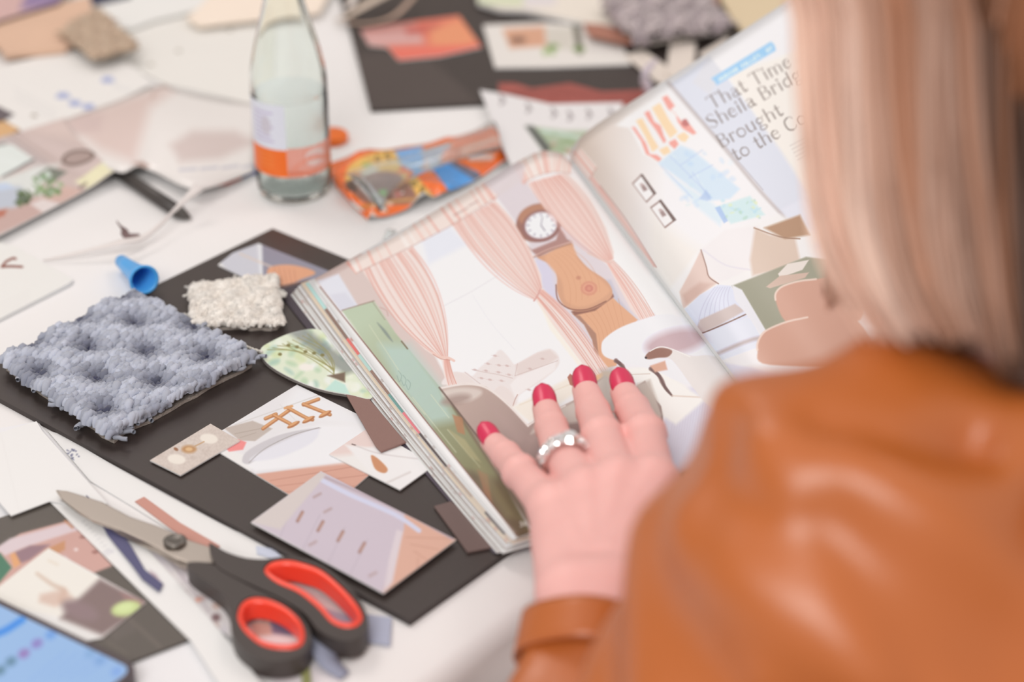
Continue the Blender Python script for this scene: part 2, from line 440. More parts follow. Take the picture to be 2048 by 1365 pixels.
# ================================================================ boards and papers
BLK = (88, 76, 71)
def blackboard(cv): cv.speck(1.5, .3)
def P1(cv):
    cv.speck(1.2, .5)
slab('black_board', [(545, 457), (-73, 758), (820, 1243), (1418, 815)], 0.0002, .0035, None, paint=lambda c: c.speck(1.0, .5), base=(62, 51, 47), res=500,
     label='black foam board carrying the rug samples and picture cuttings, lying under the magazine', cat='board', rough=.36, spec=.6,
     side=mat('board_edge_black', (66, 56, 53), .7))
BT = .0035
def bathtub(c):
    c.poly([(594, 770), (760, 855), (760, 990), (405, 885)], (232, 222, 220), 3)
    c.poly([(594, 770), (820, 880), (790, 870), (560, 830)], (238, 230, 228), 10)
    c.line([(470, 850), (640, 790)], 2, (215, 205, 200)); c.line([(560, 810), (600, 850)], 1.5, (222, 212, 208))
    c.poly([(500, 945), (720, 920), (840, 900), (850, 1050), (560, 1050)], (216, 160, 140), 2)       # wooden floor
    for k in range(6): c.line([(540 + k * 8, 962 + k * 12), (760, 925 + k * 22)], 1.2, (190, 130, 112), .8)
    c.poly([(506, 950), (735, 918), (740, 905), (500, 938)], (222, 212, 212), 2)                      # tub foot
    c.poly([(485, 925), (495, 905), (560, 870), (640, 850), (720, 850), (760, 900), (735, 922), (510, 945)], (240, 232, 230), 5)
    c.poly([(484, 922), (498, 900), (560, 870), (634, 856), (632, 862), (560, 890), (510, 922), (495, 929)], (206, 196, 196), 1.5, smooth=True)
    c.poly([(500, 922), (530, 900), (590, 872), (636, 857), (625, 885), (560, 915)], (230, 222, 226), 3, smooth=True)
    c.line([(498, 926), (530, 898), (585, 871), (638, 856)], 1.6, (170, 158, 155))
    c.poly([(448, 857), (505, 842), (545, 858), (510, 883), (480, 882)], (196, 178, 166), 1.5); c.line([(470, 868), (520, 858)], 1.5, (178, 158, 146)); c.line([(480, 876), (512, 866)], 1.2, (178, 158, 146))
    c.poly([(450, 895), (475, 879), (493, 885), (486, 900), (458, 904)], (240, 140, 135), 1.5)
    g, g2 = (222, 160, 110), (178, 112, 70)
    for q in ([(607, 810), (637, 799)], [(607, 809), (645, 824), (660, 830)], [(526, 858), (580, 820)], [(575, 816), (612, 836), (625, 840)], [(531, 838), (552, 829)], [(548, 831), (580, 848)]):
        c.line(q, 7, g2, 1); c.line([(x - .5, y - 1) for x, y in q], 4, g, 1)
    for e in ((650, 829), (617, 840), (587, 850)):
        c.ell(e, 14, 4, g2, -28); c.ell((e[0] - 1, e[1] - 1.5), 11, 2.5, g, -28)
    c.line([(570, 817), (584, 813)], 5, g, 1)
slab('picture_cutting', [(594, 770), (820, 880), (645, 1030), (405, 885)], BT + .0001, BT + .0009, None, paint=bathtub,
     label='cut-out picture of a white bathtub with brass taps on the black board', cat='picture', group='cut-out pictures', rough=.3)
def marble(c):
    c.speck(5, .25); c.blots((300, 845, 485, 955), 60, [(190, 168, 155), (225, 208, 196), (200, 180, 168)], (2, 8), .4, 3)
    for x, y in ((418, 878), (353, 919)): c.ell((x, y), 18, 10, (238, 222, 208), 8, 2)
    c.ell((378, 899), 15, 8, (190, 140, 95), 0, 3); c.ell((378, 899), 7, 4, (222, 178, 130), 0, 1.5); c.line([(390, 893), (408, 884)], 2, (196, 150, 105)); c.ell((352, 899), 5, 3, (150, 100, 70), 30)
slab('picture_cutting', [(300, 921), (421, 848), (480, 882), (422, 915), (361, 951)], BT + .001, BT + .0018, None, paint=marble, base=(212, 192, 180),
     label='small beige marble cutting with two white discs, overlapping the bathtub picture', cat='picture', group='cut-out pictures', rough=.35)
def lampc(c):
    c.poly([(640, 915), (737, 850), (800, 880), (700, 910)], (232, 205, 196), 6)
    c.poly([(690, 890), (712, 893), (850, 905), (850, 950), (800, 985), (745, 950)], (240, 230, 226), 3)
    c.poly([(742, 912), (756, 918), (775, 938), (768, 947), (750, 938)], (205, 140, 100), 1.5, smooth=True)
    c.line([(704, 889), (711, 891)], 2, (90, 70, 66)); c.line([(712, 892), (760, 908), (850, 920)], 2, (214, 200, 196), 1.5)
    c.line([(770, 968), (820, 945)], 3, (214, 200, 194), 2)
slab('picture_cutting', [(658, 909), (737, 856), (870, 930), (800, 980)], BT + .001, BT + .0018, None, paint=lampc,
     label='white cutting of a cone shade with a copper drop beside the magazine edge', cat='picture', group='cut-out pictures', rough=.35)
def basket(c):
    c.poly([(420, 500), (515, 480), (522, 560), (470, 560)], (206, 200, 205), 3)
    c.poly([(519, 487), (600, 515), (670, 545), (590, 590), (524, 560)], (146, 140, 152), 2)
    c.poly([(515, 485), (524, 488), (526, 565), (520, 562)], (228, 222, 222), 1)
    c.line([(480, 508), (545, 535)], 3, (222, 196, 180), 1.5)
    c.poly([(534, 545), (545, 533), (580, 530), (618, 538), (630, 548), (600, 560), (570, 575), (545, 570)], (226, 160, 124), 1.5, smooth=True)
    for k in range(5): c.line([(548 + 10 * k, 536 + k), (556 + 9 * k, 566)], 1.5, (200, 128, 96), 1)
    c.poly([(560, 572), (620, 560), (610, 585), (570, 590)], (110, 80, 72), 2)
slab('picture_cutting', [(436, 530), (466, 506), (517, 487), (672, 548), (600, 600), (520, 570)], BT + .0001, BT + .0009, None, paint=basket,
     label='grey cutting with an orange basket near the top corner of the black board', cat='picture', group='cut-out pictures', rough=.3)
def drawers(c):
    c.poly([(642, 943), (810, 1020), (820, 1060), (767, 1187), (502, 1045)], (206, 188, 196), 2)
    c.poly([(810, 1018), (912, 1080), (790, 1180), (765, 1187), (808, 1060)], (222, 170, 148), 2)
    for k in range(5): c.line([(812 + k * 8, 1075 + k * 14), (900 - k * 22, 1078 + k * 22)], 1.3, (196, 140, 118))
    c.line([(642, 960), (700, 990), (790, 1030), (838, 1062)], 9, (212, 208, 226), 1.5); c.line([(650, 955), (800, 1022), (905, 1078)], 5, (186, 164, 170), 2)
    c.poly([(793, 1060), (806, 1064), (785, 1165), (767, 1187), (778, 1120)], (222, 204, 206), 2)
    for a, b in (((590, 1000), (560, 1075)), ((640, 1030), (605, 1100)), ((690, 1055), (655, 1130)), ((735, 1080), (700, 1150))): c.line([a, b], 1.5, (190, 172, 182), 1)
    for x, y in ((600, 1034), (641, 1053), (681, 1073), (724, 1096)): c.line([(x - 5, y + 9), (x + 5, y - 9)], 6, (160, 118, 108), 1.5); c.line([(x - 3, y + 7), (x + 6, y - 8)], 2.5, (196, 150, 130), 1)
    for x, y in ((634, 992), (655, 1022), (625, 1088), (745, 1150)): c.line([(x - 6, y + 3), (x + 7, y - 4)], 5, (184, 156, 156), 2)
    c.poly([(640, 943), (652, 950), (560, 1060), (502, 1045)], (214, 198, 192), 3)
slab('picture_cutting', [(642, 943), (912, 1080), (767, 1187), (502, 1045)], BT + .0025, BT + .0033, None, paint=drawers, coat=.3,
     label='lilac cutting of a chest of drawers with small brown handles, nearest the table edge', cat='picture', group='cut-out pictures', rough=.3)
slab('leather_swatch', [(665, 742), (672, 732), (686, 736), (812, 884), (762, 903), (752, 893)], BT + .0021, BT + .0034, mat('brown_leather', (142, 105, 95), .55, bump=.1, bscale=900),
     label='narrow brown leather swatch with a rounded end under the magazine edge', cat='swatch', group='brown swatches', bev=.0004)
slab('leather_swatch', [(868, 1013), (902, 1003), (1000, 1090), (985, 1095), (935, 1105)], BT + .0005, BT + .0015, mat('dark_brown_card', (112, 88, 82), .5),
     label='dark brown swatch corner below the magazine at the table edge', cat='swatch', group='brown swatches')
# floral oval cards with a twine
fl = empty('floral_card_set', W(620, 740, BT), 'oval green and white floral cards tied with twine, half under the magazine', 'cards')
OV = [(521, 700), (545, 682), (590, 664), (640, 660), (700, 690), (740, 740), (745, 795), (700, 790), (640, 778), (580, 755), (535, 727)]
def floral(c):
    c.blots((515, 655, 750, 800), 120, [(238, 234, 215), (214, 218, 170), (186, 205, 170), (170, 195, 178), (232, 226, 190), (240, 236, 228)], (5, 15), .8, 5, 4)
    c.poly([(575, 665), (610, 655), (720, 740), (690, 750)], (110, 110, 112), 6, .6)
    rg = random.Random(4)
    for k in range(9): c.line([(535 + k * 10, 700 - 4 * k), (600 + k * 8, 705 + rg.uniform(-6, 16)), (668, 745 + rg.uniform(-8, 8))], 1.6, (150, 140, 84), .8, .8)
    for k in range(6): c.ell((560 + k * 17, 690 + rg.uniform(-5, 25)), 4, 3, (130, 118, 66), 0, 1)
    c.poly([(650, 780), (670, 760), (690, 770), (700, 790)], (196, 222, 208), 2); c.ell((612, 735), 14, 8, (244, 232, 220), 0, 3); c.poly([(655, 752), (690, 745), (690, 765)], (120, 96, 78), 2)
for k in range(5):
    slab('card', [(x - 1.5 * (4 - k) * .3, y + 2.0 * (4 - k) * .5) for x, y in OV], BT + .0003 + k * .0007, BT + .0008 + k * .0007, mat('card_stack', (150, 138, 130), .6) if k < 4 else None, fl,
         paint=floral if k == 4 else None, smooth=True, base=(226, 226, 200), rough=.3)
tw = [W(420, 690, .009), W(450, 689, .008), W(470, 688, .006), W(490, 693, .005), W(505, 699, .006), W(525, 705, .008)]
tw = crom(tw, 8, False); n = len(tw); V1, F1 = [], []
mb = MB()
for ph in (0, math.pi):
    q = [p + np.array([0, math.sin(i * 1.1 + ph) * .0006, math.cos(i * 1.1 + ph) * .0006]) for i, p in enumerate(tw)]
    mb.add(*tube(q, .00055, 6))
mb.build('twine', mat('pale_twine', (228, 214, 200), .9), fl, smooth=True)

# ---- tufted rug samples
def rug(name, quad, base_h, n, light, dark, relief, loop_r, label, seed, jitter, amp, group, tilt=0):
    rg = np.random.RandomState(seed)
    Q = [W(x, y, base_h)[:2] for x, y in quad]
    def at(a, b): return (Q[0] * (1 - a) + Q[1] * a) * (1 - b) + (Q[3] * (1 - a) + Q[2] * a) * b
    cen = sum(Q) / 4
    t = empty(name, (cen[0], cen[1], TZ + base_h), label, 'rug sample', group)
    pts = []
    for s in range(4):
        c0 = [(0, 0), (1, 0), (1, 1), (0, 1)][s]; c1 = [(1, 0), (1, 1), (0, 1), (0, 0)][s]
        for k in range(12):
            a = c0[0] + (c1[0] - c0[0]) * k / 12; b = c0[1] + (c1[1] - c0[1]) * k / 12
            pts.append(at(a, b) + rg.randn(2) * .0006)
    v2, tr = fill_poly([pts]); m_ = len(v2)
    V = [(x, y, TZ + base_h + .0022) for x, y in v2] + [(x, y, TZ + base_h + .0002) for x, y in v2]
    N_ = len(pts); F = [list(q) for q in tr] + [[i + m_ for i in q] for q in tr] + [[i, (i + 1) % N_, (i + 1) % N_ + m_, i + m_] for i in range(N_)]
    mk('backing', V, F, mat(name + '_backing', (176, 160, 148), .9, bump=.5, bscale=800), t, recalc=True)
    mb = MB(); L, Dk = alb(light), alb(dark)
    ex = (Q[1] - Q[0]); ey = (Q[3] - Q[0])
    for i in range(n[0]):
        for j in range(n[1]):
            a = (i + .5 + rg.uniform(-jitter, jitter)) / n[0]; b = (j + .5 + rg.uniform(-jitter, jitter)) / n[1]
            a = -.015 + a * 1.03; b = -.015 + b * 1.03
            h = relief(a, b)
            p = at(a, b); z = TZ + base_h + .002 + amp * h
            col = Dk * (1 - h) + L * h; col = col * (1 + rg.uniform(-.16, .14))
            th = rg.uniform(-.5, .5) + tilt; dx = math.cos(th), math.sin(th)
            r = loop_r * rg.uniform(.8, 1.2); tall = r * rg.uniform(.9, 1.5)
            arc = []
            for k in range(6):
                u = math.pi * (k / 5); arc.append((p[0] + dx[0] * r * math.cos(u), p[1] + dx[1] * r * math.cos(u), z - r * .2 + tall * math.sin(u)))
            mb.add(*tube(arc, [r * .60, r * .78, r * .60], 7, False), tint=tuple(col))
    # solid pile underneath so no backing shows between the loops
    nn = 40; G = np.array([[[*at(a, b), TZ + base_h + .0022 + (amp * relief(a, b) + loop_r * .6) * (1 if 0 < a < 1 and 0 < b < 1 else 0)] for a in np.linspace(.03, .97, nn)] for b in np.linspace(.03, .97, nn)])
    k0 = len(mb.V); F = [[j * nn + i, (j + 1) * nn + i, (j + 1) * nn + i + 1, j * nn + i + 1] for j in range(nn - 1) for i in range(nn - 1)]
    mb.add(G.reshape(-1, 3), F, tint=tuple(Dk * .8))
    fr = mb
    for _ in range(70):                                  # loose yarn along the cut edges
        s = rg.randint(4); u = rg.rand(); a, b = [(u, 0), (1, u), (u, 1), (0, u)][s]; p = at(a, b)
        ang = rg.uniform(0, 2 * math.pi); ln = loop_r * rg.uniform(1.5, 4)
        q = [np.array([p[0], p[1], TZ + base_h + .003 + amp * .3])]
        for k in range(4): ang += rg.uniform(-1, 1); q.append(q[-1] + np.array([math.cos(ang) * ln / 4, math.sin(ang) * ln / 4, rg.uniform(-.0006, .0008)]))
        mb.add(*tube(q, loop_r * .42, 6, False), tint=tuple(L * rg.uniform(.6, .85)))
    pile = mb.build('pile', mat_attr(name + '_pile', .92, .15, Sheen_Weight=.25), t, smooth=True, tinted=True)
    pile['kind'] = 'stuff'
    return t
def leaf(a, b):
    # staggered leaf shapes: a lattice of deep notches, each trailing a shallow groove
    x, y = a - .427, b - .255; dt = .20 * .275 + .163 * .28
    p = (x * .275 + .163 * y) / dt; q = (.20 * y - .28 * x) / dt; h = 1.0
    for i in (-1, 0, 1):
        for j in (-1, 0, 1):
            u = p - (math.floor(p + .5) + i); v = q - (math.floor(q + .5) + j)
            h = min(h, -.08 + 2.9 * math.sqrt((u * .9 + .25 * v) ** 2 + (v * .75) ** 2))
    g = abs(((q - .35 * math.sin(p * 2 * math.pi) * .5) % 1.0) - .5)
    return max(0.0, min(1.0, h, .62 + 2.2 * (0.5 - g)))
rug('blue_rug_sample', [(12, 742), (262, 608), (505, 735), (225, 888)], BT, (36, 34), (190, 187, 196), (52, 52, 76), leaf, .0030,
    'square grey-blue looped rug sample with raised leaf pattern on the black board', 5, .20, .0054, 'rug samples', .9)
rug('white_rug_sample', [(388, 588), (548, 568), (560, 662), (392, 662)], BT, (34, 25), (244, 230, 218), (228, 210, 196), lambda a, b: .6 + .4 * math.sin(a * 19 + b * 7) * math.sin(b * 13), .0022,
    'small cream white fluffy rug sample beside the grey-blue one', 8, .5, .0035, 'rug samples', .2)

# ================================================================ the magazine
mag = empty('magazine', W(800, 800, BT), 'open magazine with curtain and clock photograph under the left hand', 'magazine')
TLc = [(622, 562, .0165), (790, 468, .027), (960, 369, .038), (1040, 321, .046), (1085, 302, .051), (1122, 307, .049), (1139, 323, .043)]
top_l = crom([W(*q) for q in TLc], 8, False)
GB = np.array([.143, .868, TZ + .030])
mid_l0, mid_r0 = W(820, 831, .0165), W(1376, 640, .036)
bot_l0, bot_r0 = W(1029, 1079, .0165), GB
def fit(curve, a, b, squash):
    """lay a copy of the curve between a and b"""
    s = np.linspace(0, 1, len(curve)); c0, c1 = curve[0], curve[-1]
    L = np.cumsum(np.r_[0, np.linalg.norm(np.diff(curve, axis=0), axis=1)]); L /= L[-1]
    base = c0 + (c1 - c0) * L[:, None]; off = curve - base
    e0 = (c1 - c0)[:2]; e1 = (b - a)[:2]; n0 = np.array([-e0[1], e0[0]]) / np.linalg.norm(e0); n1 = np.array([-e1[1], e1[0]]) / np.linalg.norm(e1)
    k = off[:, :2] @ n0; out = a + (b - a) * L[:, None]
    out[:, :2] += n1 * k[:, None] * squash; out[:, 2] += off[:, 2] * squash
    return out
tl = top_l; ml = fit(tl, mid_l0, mid_r0, .8); bl = fit(tl, bot_l0, bot_r0, .5)
def quad_rows(a, b, c, n):
    out = []
    for t in np.linspace(0, 1, n):
        out.append(a * (2 * (t - .5) * (t - 1)) + b * (-4 * t * (t - 1)) + c * (2 * t * (t - .5)))
    return np.array(out)
GL = quad_rows(tl, ml, bl, 40)                            # left page, top to bottom
TRc = [(1139, 323, .043), (1143, 300, .053), (1158, 278, .061), (1185, 255, .069), (1240, 218, .080), (1300, 180, .092), (1440, 90, .118), (1590, -8, .142), (1650, -48, .150)]
tr = crom([W(*q) for q in TRc], 8, False)
mr = tr + (mid_r0 - tr[0]); br = tr + (GB - tr[0])
for cc, z in ((mr, .72), (br, .45)):
    cc[:, 2] = cc[0, 2] + (cc[:, 2] - cc[0, 2]) * z
GR = quad_rows(tr, mr, br, 40)
def surf_z(p, G=GL):
    d = ((G[..., :2] - np.array(p)[:2]) ** 2).sum(-1); return G[..., 2].ravel()[d.argmin()]

# ---- lettering: each glyph is a list of strokes ((points), thick?) in em units, cap height .72, x height .46
TK, HN = .072, .026
GLY = {
 'T': (.62, [([(0, .70), (.60, .70)], HN), ([(.30, .70), (.30, 0)], TK), ([(0, .70), (0, .60)], HN), ([(.60, .70), (.60, .60)], HN)]),
 'h': (.50, [([(.08, .74), (.08, 0)], TK), ([(.08, .34), (.20, .46), (.34, .44), (.40, .34)], HN), ([(.40, .36), (.40, 0)], TK)]),
 'a': (.46, [([(.06, .38), (.16, .46), (.28, .44), (.33, .34)], HN), ([(.33, .36), (.33, .04), (.42, .0)], TK), ([(.33, .27), (.12, .22), (.05, .12), (.12, .0), (.24, .02), (.33, .10)], .05)]),
 't': (.32, [([(.14, .62), (.14, .08), (.20, 0), (.30, .04)], .07), ([(.0, .45), (.28, .45)], HN)]),
 'i': (.22, [([(.10, .44), (.10, 0)], TK), ([(.10, .62), (.10, .63)], .10)]),
 'm': (.78, [([(.08, .46), (.08, 0)], TK), ([(.08, .34), (.20, .46), (.32, .42), (.37, .34)], HN), ([(.37, .36), (.37, 0)], TK), ([(.37, .34), (.49, .46), (.61, .42), (.66, .34)], HN), ([(.66, .36), (.66, 0)], TK)]),
 'n': (.50, [([(.08, .46), (.08, 0)], TK), ([(.08, .34), (.20, .46), (.34, .44), (.40, .34)], HN), ([(.40, .36), (.40, 0)], TK)]),
 'e': (.46, [([(.06, .26), (.38, .26)], HN), ([(.38, .26), (.36, .40), (.22, .46)], HN), ([(.22, .46), (.08, .38), (.05, .22), (.10, .06), (.22, -.01)], .065), ([(.22, -.01), (.34, .02), (.40, .10)], HN)]),
 'S': (.52, [([(.42, .60), (.34, .71), (.20, .72), (.08, .62)], HN), ([(.08, .62), (.12, .46), (.36, .30), (.42, .16)], .085), ([(.42, .16), (.34, .02), (.18, -.01), (.04, .12)], HN)]),
 'l': (.20, [([(.09, .74), (.09, 0)], TK)]),
 'B': (.56, [([(.08, .70), (.08, 0)], TK), ([(.08, .70), (.30, .70), (.40, .62)], HN), ([(.40, .62), (.40, .46)], .07), ([(.40, .46), (.30, .38), (.08, .38)], HN), ([(.30, .38), (.46, .30)], HN), ([(.46, .30), (.47, .10)], .08), ([(.47, .10), (.34, 0), (.08, 0)], HN)]),
 'r': (.34, [([(.08, .46), (.08, 0)], TK), ([(.08, .32), (.18, .45), (.30, .44)], HN), ([(.28, .42), (.29, .42)], .07)]),
 'd': (.54, [([(.42, .74), (.42, 0)], TK), ([(.42, .38), (.26, .47)], HN), ([(.26, .47), (.09, .38), (.06, .22), (.10, .06), (.24, -.01)], .06), ([(.24, -.01), (.42, .10)], HN)]),
 'g': (.50, [([(.22, .46), (.08, .40), (.07, .24), (.20, .16)], .06), ([(.20, .16), (.34, .22), (.35, .38), (.22, .46)], HN), ([(.34, .40), (.46, .48)], HN), ([(.16, .16), (.07, .08), (.14, .02), (.34, -.02)], HN), ([(.34, -.02), (.42, -.12), (.28, -.22), (.10, -.20), (.06, -.08), (.16, .0)], .045)]),
 's': (.38, [([(.30, .38), (.22, .46), (.10, .42), (.07, .34)], HN), ([(.07, .34), (.28, .18), (.31, .10)], .07), ([(.31, .10), (.22, -.01), (.10, .01), (.04, .09)], HN)]),
 'o': (.50, [([(.24, .46), (.08, .38), (.05, .22), (.09, .06), (.24, -.01)], .06), ([(.24, -.01), (.40, .06), (.44, .22), (.40, .38), (.24, .46)], .045)]),
 'u': (.52, [([(.08, .46), (.08, .12), (.16, .0)], TK), ([(.16, .0), (.28, .0), (.40, .10)], HN), ([(.41, .46), (.41, 0)], TK)]),
 'C': (.64, [([(.56, .56), (.46, .70), (.32, .72)], HN), ([(.32, .72), (.12, .62), (.06, .36), (.12, .10), (.32, -.01)], .07), ([(.32, -.01), (.48, .02), (.58, .14)], HN)]),
 'y': (.46, [([(.04, .46), (.22, .04)], TK), ([(.40, .46), (.20, -.08), (.08, -.20)], HN)]),
 ' ': (.26, []),
}
SANS = {'H': [[(0, 0), (0, 1)], [(0, .5), (.6, .5)], [(.6, 0), (.6, 1)]], 'U': [[(0, 1), (0, .2), (.3, 0), (.6, .2), (.6, 1)]], 'D': [[(0, 0), (0, 1), (.4, .9), (.6, .5), (.4, .1), (0, 0)]],
 'S': [[(.55, .85), (.3, 1), (.05, .75), (.5, .3), (.3, 0), (0, .15)]], 'O': [[(.3, 0), (0, .5), (.3, 1), (.6, .5), (.3, 0)]], 'N': [[(0, 0), (0, 1)], [(0, 1), (.6, 0)], [(.6, 0), (.6, 1)]],
 'V': [[(0, 1), (.3, 0)], [(.3, 0), (.6, 1)]], 'A': [[(0, 0), (.3, 1)], [(.3, 1), (.6, 0)], [(.1, .35), (.5, .35)]], 'L': [[(0, 1), (0, 0)], [(0, 0), (.5, 0)]], 'E': [[(0, 0), (0, 1)], [(0, 1), (.5, 1)], [(0, .5), (.45, .5)], [(0, 0), (.5, 0)]],
 'Y': [[(0, 1), (.3, .5)], [(.6, 1), (.3, .5)], [(.3, .5), (.3, 0)]], ',': [[(.2, .1), (.1, -.15)]], ' ': [],
 '3': [[(0, .9), (.3, 1), (.5, .75), (.25, .52), (.55, .25), (.3, 0), (0, .1)]], '6': [[(.5, .95), (.1, .6), (.05, .25), (.3, 0), (.55, .25), (.3, .5), (.06, .3)]]}
def text(c, s, org, r, u, em, col, a=.9, track=.03):
    x = 0.0
    for ch in s:
        adv, st = GLY[ch]
        for pts, w in st:
            q = [(org[0] + em * ((x + px) * r[0] + py * u[0]), org[1] + em * ((x + px) * r[1] + py * u[1])) for px, py in pts]
            c.line(q, max(1.1, w * em), col, .7, a)
        x += adv + track
def sans(c, s, org, r, u, em, w, col, adv=.82):
    for k, ch in enumerate(s):
        for pts in SANS[ch]:
            c.line([(org[0] + em * ((k * adv + px) * r[0] + py * u[0]), org[1] + em * ((k * adv + px) * r[1] + py * u[1])) for px, py in pts], w, col, .6, .95, smooth=False)

def bez(p, q, n=12, f=.5, pull=(0, 0)):
    return [(p[0] * (1 - t) + q[0] * t + pull[0] * t * (1 - t) * 4 * f, p[1] * (1 - t) + q[1] * t + pull[1] * t * (1 - t) * 4 * f) for t in np.linspace(0, 1, n)]
PK, PD, PL = (232, 176, 162), (206, 140, 124), (240, 220, 212)
def curtain(c, outline, tops, tie, bend, n=16, seed=1):
    """pleated striped panel gathered to its tie"""
    c.poly(outline, (238, 212, 203), 1.5, smooth=False)
    rg = random.Random(seed); (a0, a1) = tops
    for k in range(n):
        t = (k + .5) / n; p = (a0[0] + (a1[0] - a0[0]) * t, a0[1] + (a1[1] - a0[1]) * t); q = (tie[0][0] + (tie[1][0] - tie[0][0]) * t, tie[0][1] + (tie[1][1] - tie[0][1]) * t)
        b = (bend[0][0] * (1 - t) + bend[1][0] * t, bend[0][1] * (1 - t) + bend[1][1] * t)
        c.line(bez(p, q, 10, 1, b), [rg.uniform(2.5, 5), rg.uniform(1.5, 2.5), 1], rg.choice([PK, PK, (224, 160, 145), PL]), 1.2, .8)
        if k % 2: c.line(bez((p[0] + 2, p[1]), (q[0] + .5, q[1]), 10, 1, (b[0], b[1])), [1.4, 1.0], PD, .8, .7)
def valance(c, lo, up, n, seed=2):
    q = up + lo[::-1]; c.poly(q, (240, 218, 208), 1.2)
    U = crom(up, 6, False); L = crom(lo, 6, False); rg = random.Random(seed)
    for k in range(n):
        t = (k + .5) / n + rg.uniform(-.2, .2) / n; i = min(int(t * (len(U) - 1)), len(U) - 1); j = min(int(t * (len(L) - 1)), len(L) - 1)
        c.line([tuple(U[i]), tuple(L[j])], rg.choice([2, 4, 9, 5]), rg.choice([(236, 172, 156), (240, 190, 176), (228, 160, 145), (246, 232, 224)]), 1.2, .75, smooth=False)
    c.line([(x, y + 1) for x, y in lo], 1.6, (196, 150, 138), .9, .8)
def paint_left(c):  # print colours kept pale, gloss glare near the clock painted into them
    c.I[:] = (240, 232, 229)
    # wall behind the left curtain
    c.poly([(625, 555), (720, 505), (790, 560), (900, 770), (880, 790), (735, 620), (680, 625)], (216, 192, 184), 3)
    c.poly([(634, 562), (677, 548), (716, 612), (680, 622)], (226, 220, 226), 2); c.poly([(660, 590), (690, 585), (714, 612), (680, 622)], (212, 206, 214), 3, .6)
    # green cabinet in the foreground
    c.poly([(684, 622), (748, 602), (790, 665), (880, 775), (905, 805), (1000, 955), (1065, 1072), (1028, 1082), (880, 900)], ((188, 196, 168), (134, 128, 92), (730, 640), (960, 930)), 1.5)
    c.poly([(760, 690), (820, 690), (885, 775), (910, 840), (860, 850), (800, 780)], (184, 202, 192), 12, .8)
    c.poly([(930, 940), (1000, 960), (1066, 1075), (1030, 1085)], (112, 92, 72), 8, .9)
    c.poly([(878, 775), (905, 800), (1062, 1012), (1068, 1060), (1058, 1050)], (120, 100, 78), 2, .8)
    c.line([(684, 621), (748, 602)], 1.4, (130, 96, 80)); c.line([(745, 604), (770, 640)], 1, (150, 130, 112)); c.line([(760, 615), (773, 622), (776, 632)], 1.5, (190, 140, 128), 1, .7)
    c.poly([(754, 645), (772, 662), (786, 684), (776, 676), (762, 658)], (138, 146, 134), 1.5, smooth=True)
    c.line([(803, 683), (815, 698)], 3, (128, 112, 90), .8)
    for q in ([(738, 650), (800, 745)], [(790, 760), (850, 830)], [(825, 795), (912, 905)], [(862, 790), (898, 836)], [(895, 860), (960, 935)], [(700, 640), (725, 680)]): c.line(q, 1.6, (214, 212, 184), .9, .7)
    c.poly([(895, 858), (930, 880), (962, 925), (940, 915)], (170, 158, 118), 2, .9); c.poly([(905, 830), (925, 835), (930, 870), (915, 865)], (180, 120, 84), 2, .8); c.poly([(955, 940), (975, 950), (985, 1010), (968, 985)], (172, 112, 84), 2.5, .8); c.poly([(975, 880), (960, 860), (985, 905)], (176, 116, 84), 2, .7)
    for k in range(3): c.line([(797 + 9 * k, 742 + 9 * k), (803 + 9 * k, 752 + 8 * k), (799 + 9 * k, 764 + 8 * k), (794 + 9 * k, 752 + 9 * k)], 1.3, (140, 160, 148), .8, .8)
    c.poly([(940, 900), (990, 960), (1040, 1040), (1010, 1035), (960, 960)], (150, 140, 100), 8, .5)
    # left window, sofa, floor
    c.poly([(838, 488), (905, 452), (965, 520), (1070, 600), (1120, 670), (1190, 755), (1180, 775), (1060, 810), (960, 780), (890, 745), (895, 715), (885, 620), (862, 560)], (242, 235, 234), 2)
    c.poly([(843, 480), (900, 452), (935, 490), (856, 530)], (230, 226, 236), 6, .9)
    c.line([(888, 612), (940, 585), (995, 552)], 1.2, (222, 212, 212), 1, .8); c.line([(945, 590), (985, 650), (1030, 700)], 1, (228, 220, 220), 1, .7)
    c.poly([(885, 770), (895, 752), (930, 745), (945, 752), (960, 735), (985, 715), (1000, 700), (1015, 712), (1030, 730), (1045, 722), (1075, 705), (1100, 698), (1117, 712), (1115, 735), (1080, 765), (1040, 790), (1030, 810), (990, 790), (930, 768)], (234, 219, 214), 2, smooth=True)
    c.poly([(1030, 730), (1075, 706), (1100, 700), (1116, 715), (1090, 735), (1035, 752)], (228, 208, 201), 2); c.poly([(1035, 754), (1112, 722), (1110, 740), (1030, 795), (1020, 770)], (240, 228, 224), 2)
    for x, y in ((990, 712), (976, 728), (998, 731), (1014, 732), (950, 740), (972, 742), (997, 745), (1018, 750), (963, 757), (980, 760), (1003, 762), (1060, 738), (1058, 780), (1085, 718)): c.ell((x, y), 3.5, 1.8, (204, 172, 166), 15, 1.4, .9); c.line([(x - 7, y - 1), (x + 7, y + 1)], 1, (216, 190, 184), .9, .6)
    for q in ([(945, 740), (970, 745), (998, 750), (1025, 757)], [(1035, 728), (1030, 752)], [(1030, 752), (1115, 722)], [(930, 745), (960, 768)]): c.line(q, 1.3, (206, 180, 174), 1, .8)
    c.poly([(895, 772), (905, 745), (935, 752), (975, 790), (1000, 772), (1022, 785), (1030, 812), (1000, 812), (960, 790), (930, 770)], (232, 214, 207), 1.5, .9, smooth=True); c.line([(1035, 790), (1030, 800), (1026, 812)], 1.5, (190, 150, 140))
    c.poly([(1025, 815), (1110, 770), (1160, 745), (1190, 760), (1130, 800), (1060, 845)], (240, 226, 212), 4); c.line([(1040, 810), (1150, 765)], 2, (228, 208, 188), 1.5, .8)
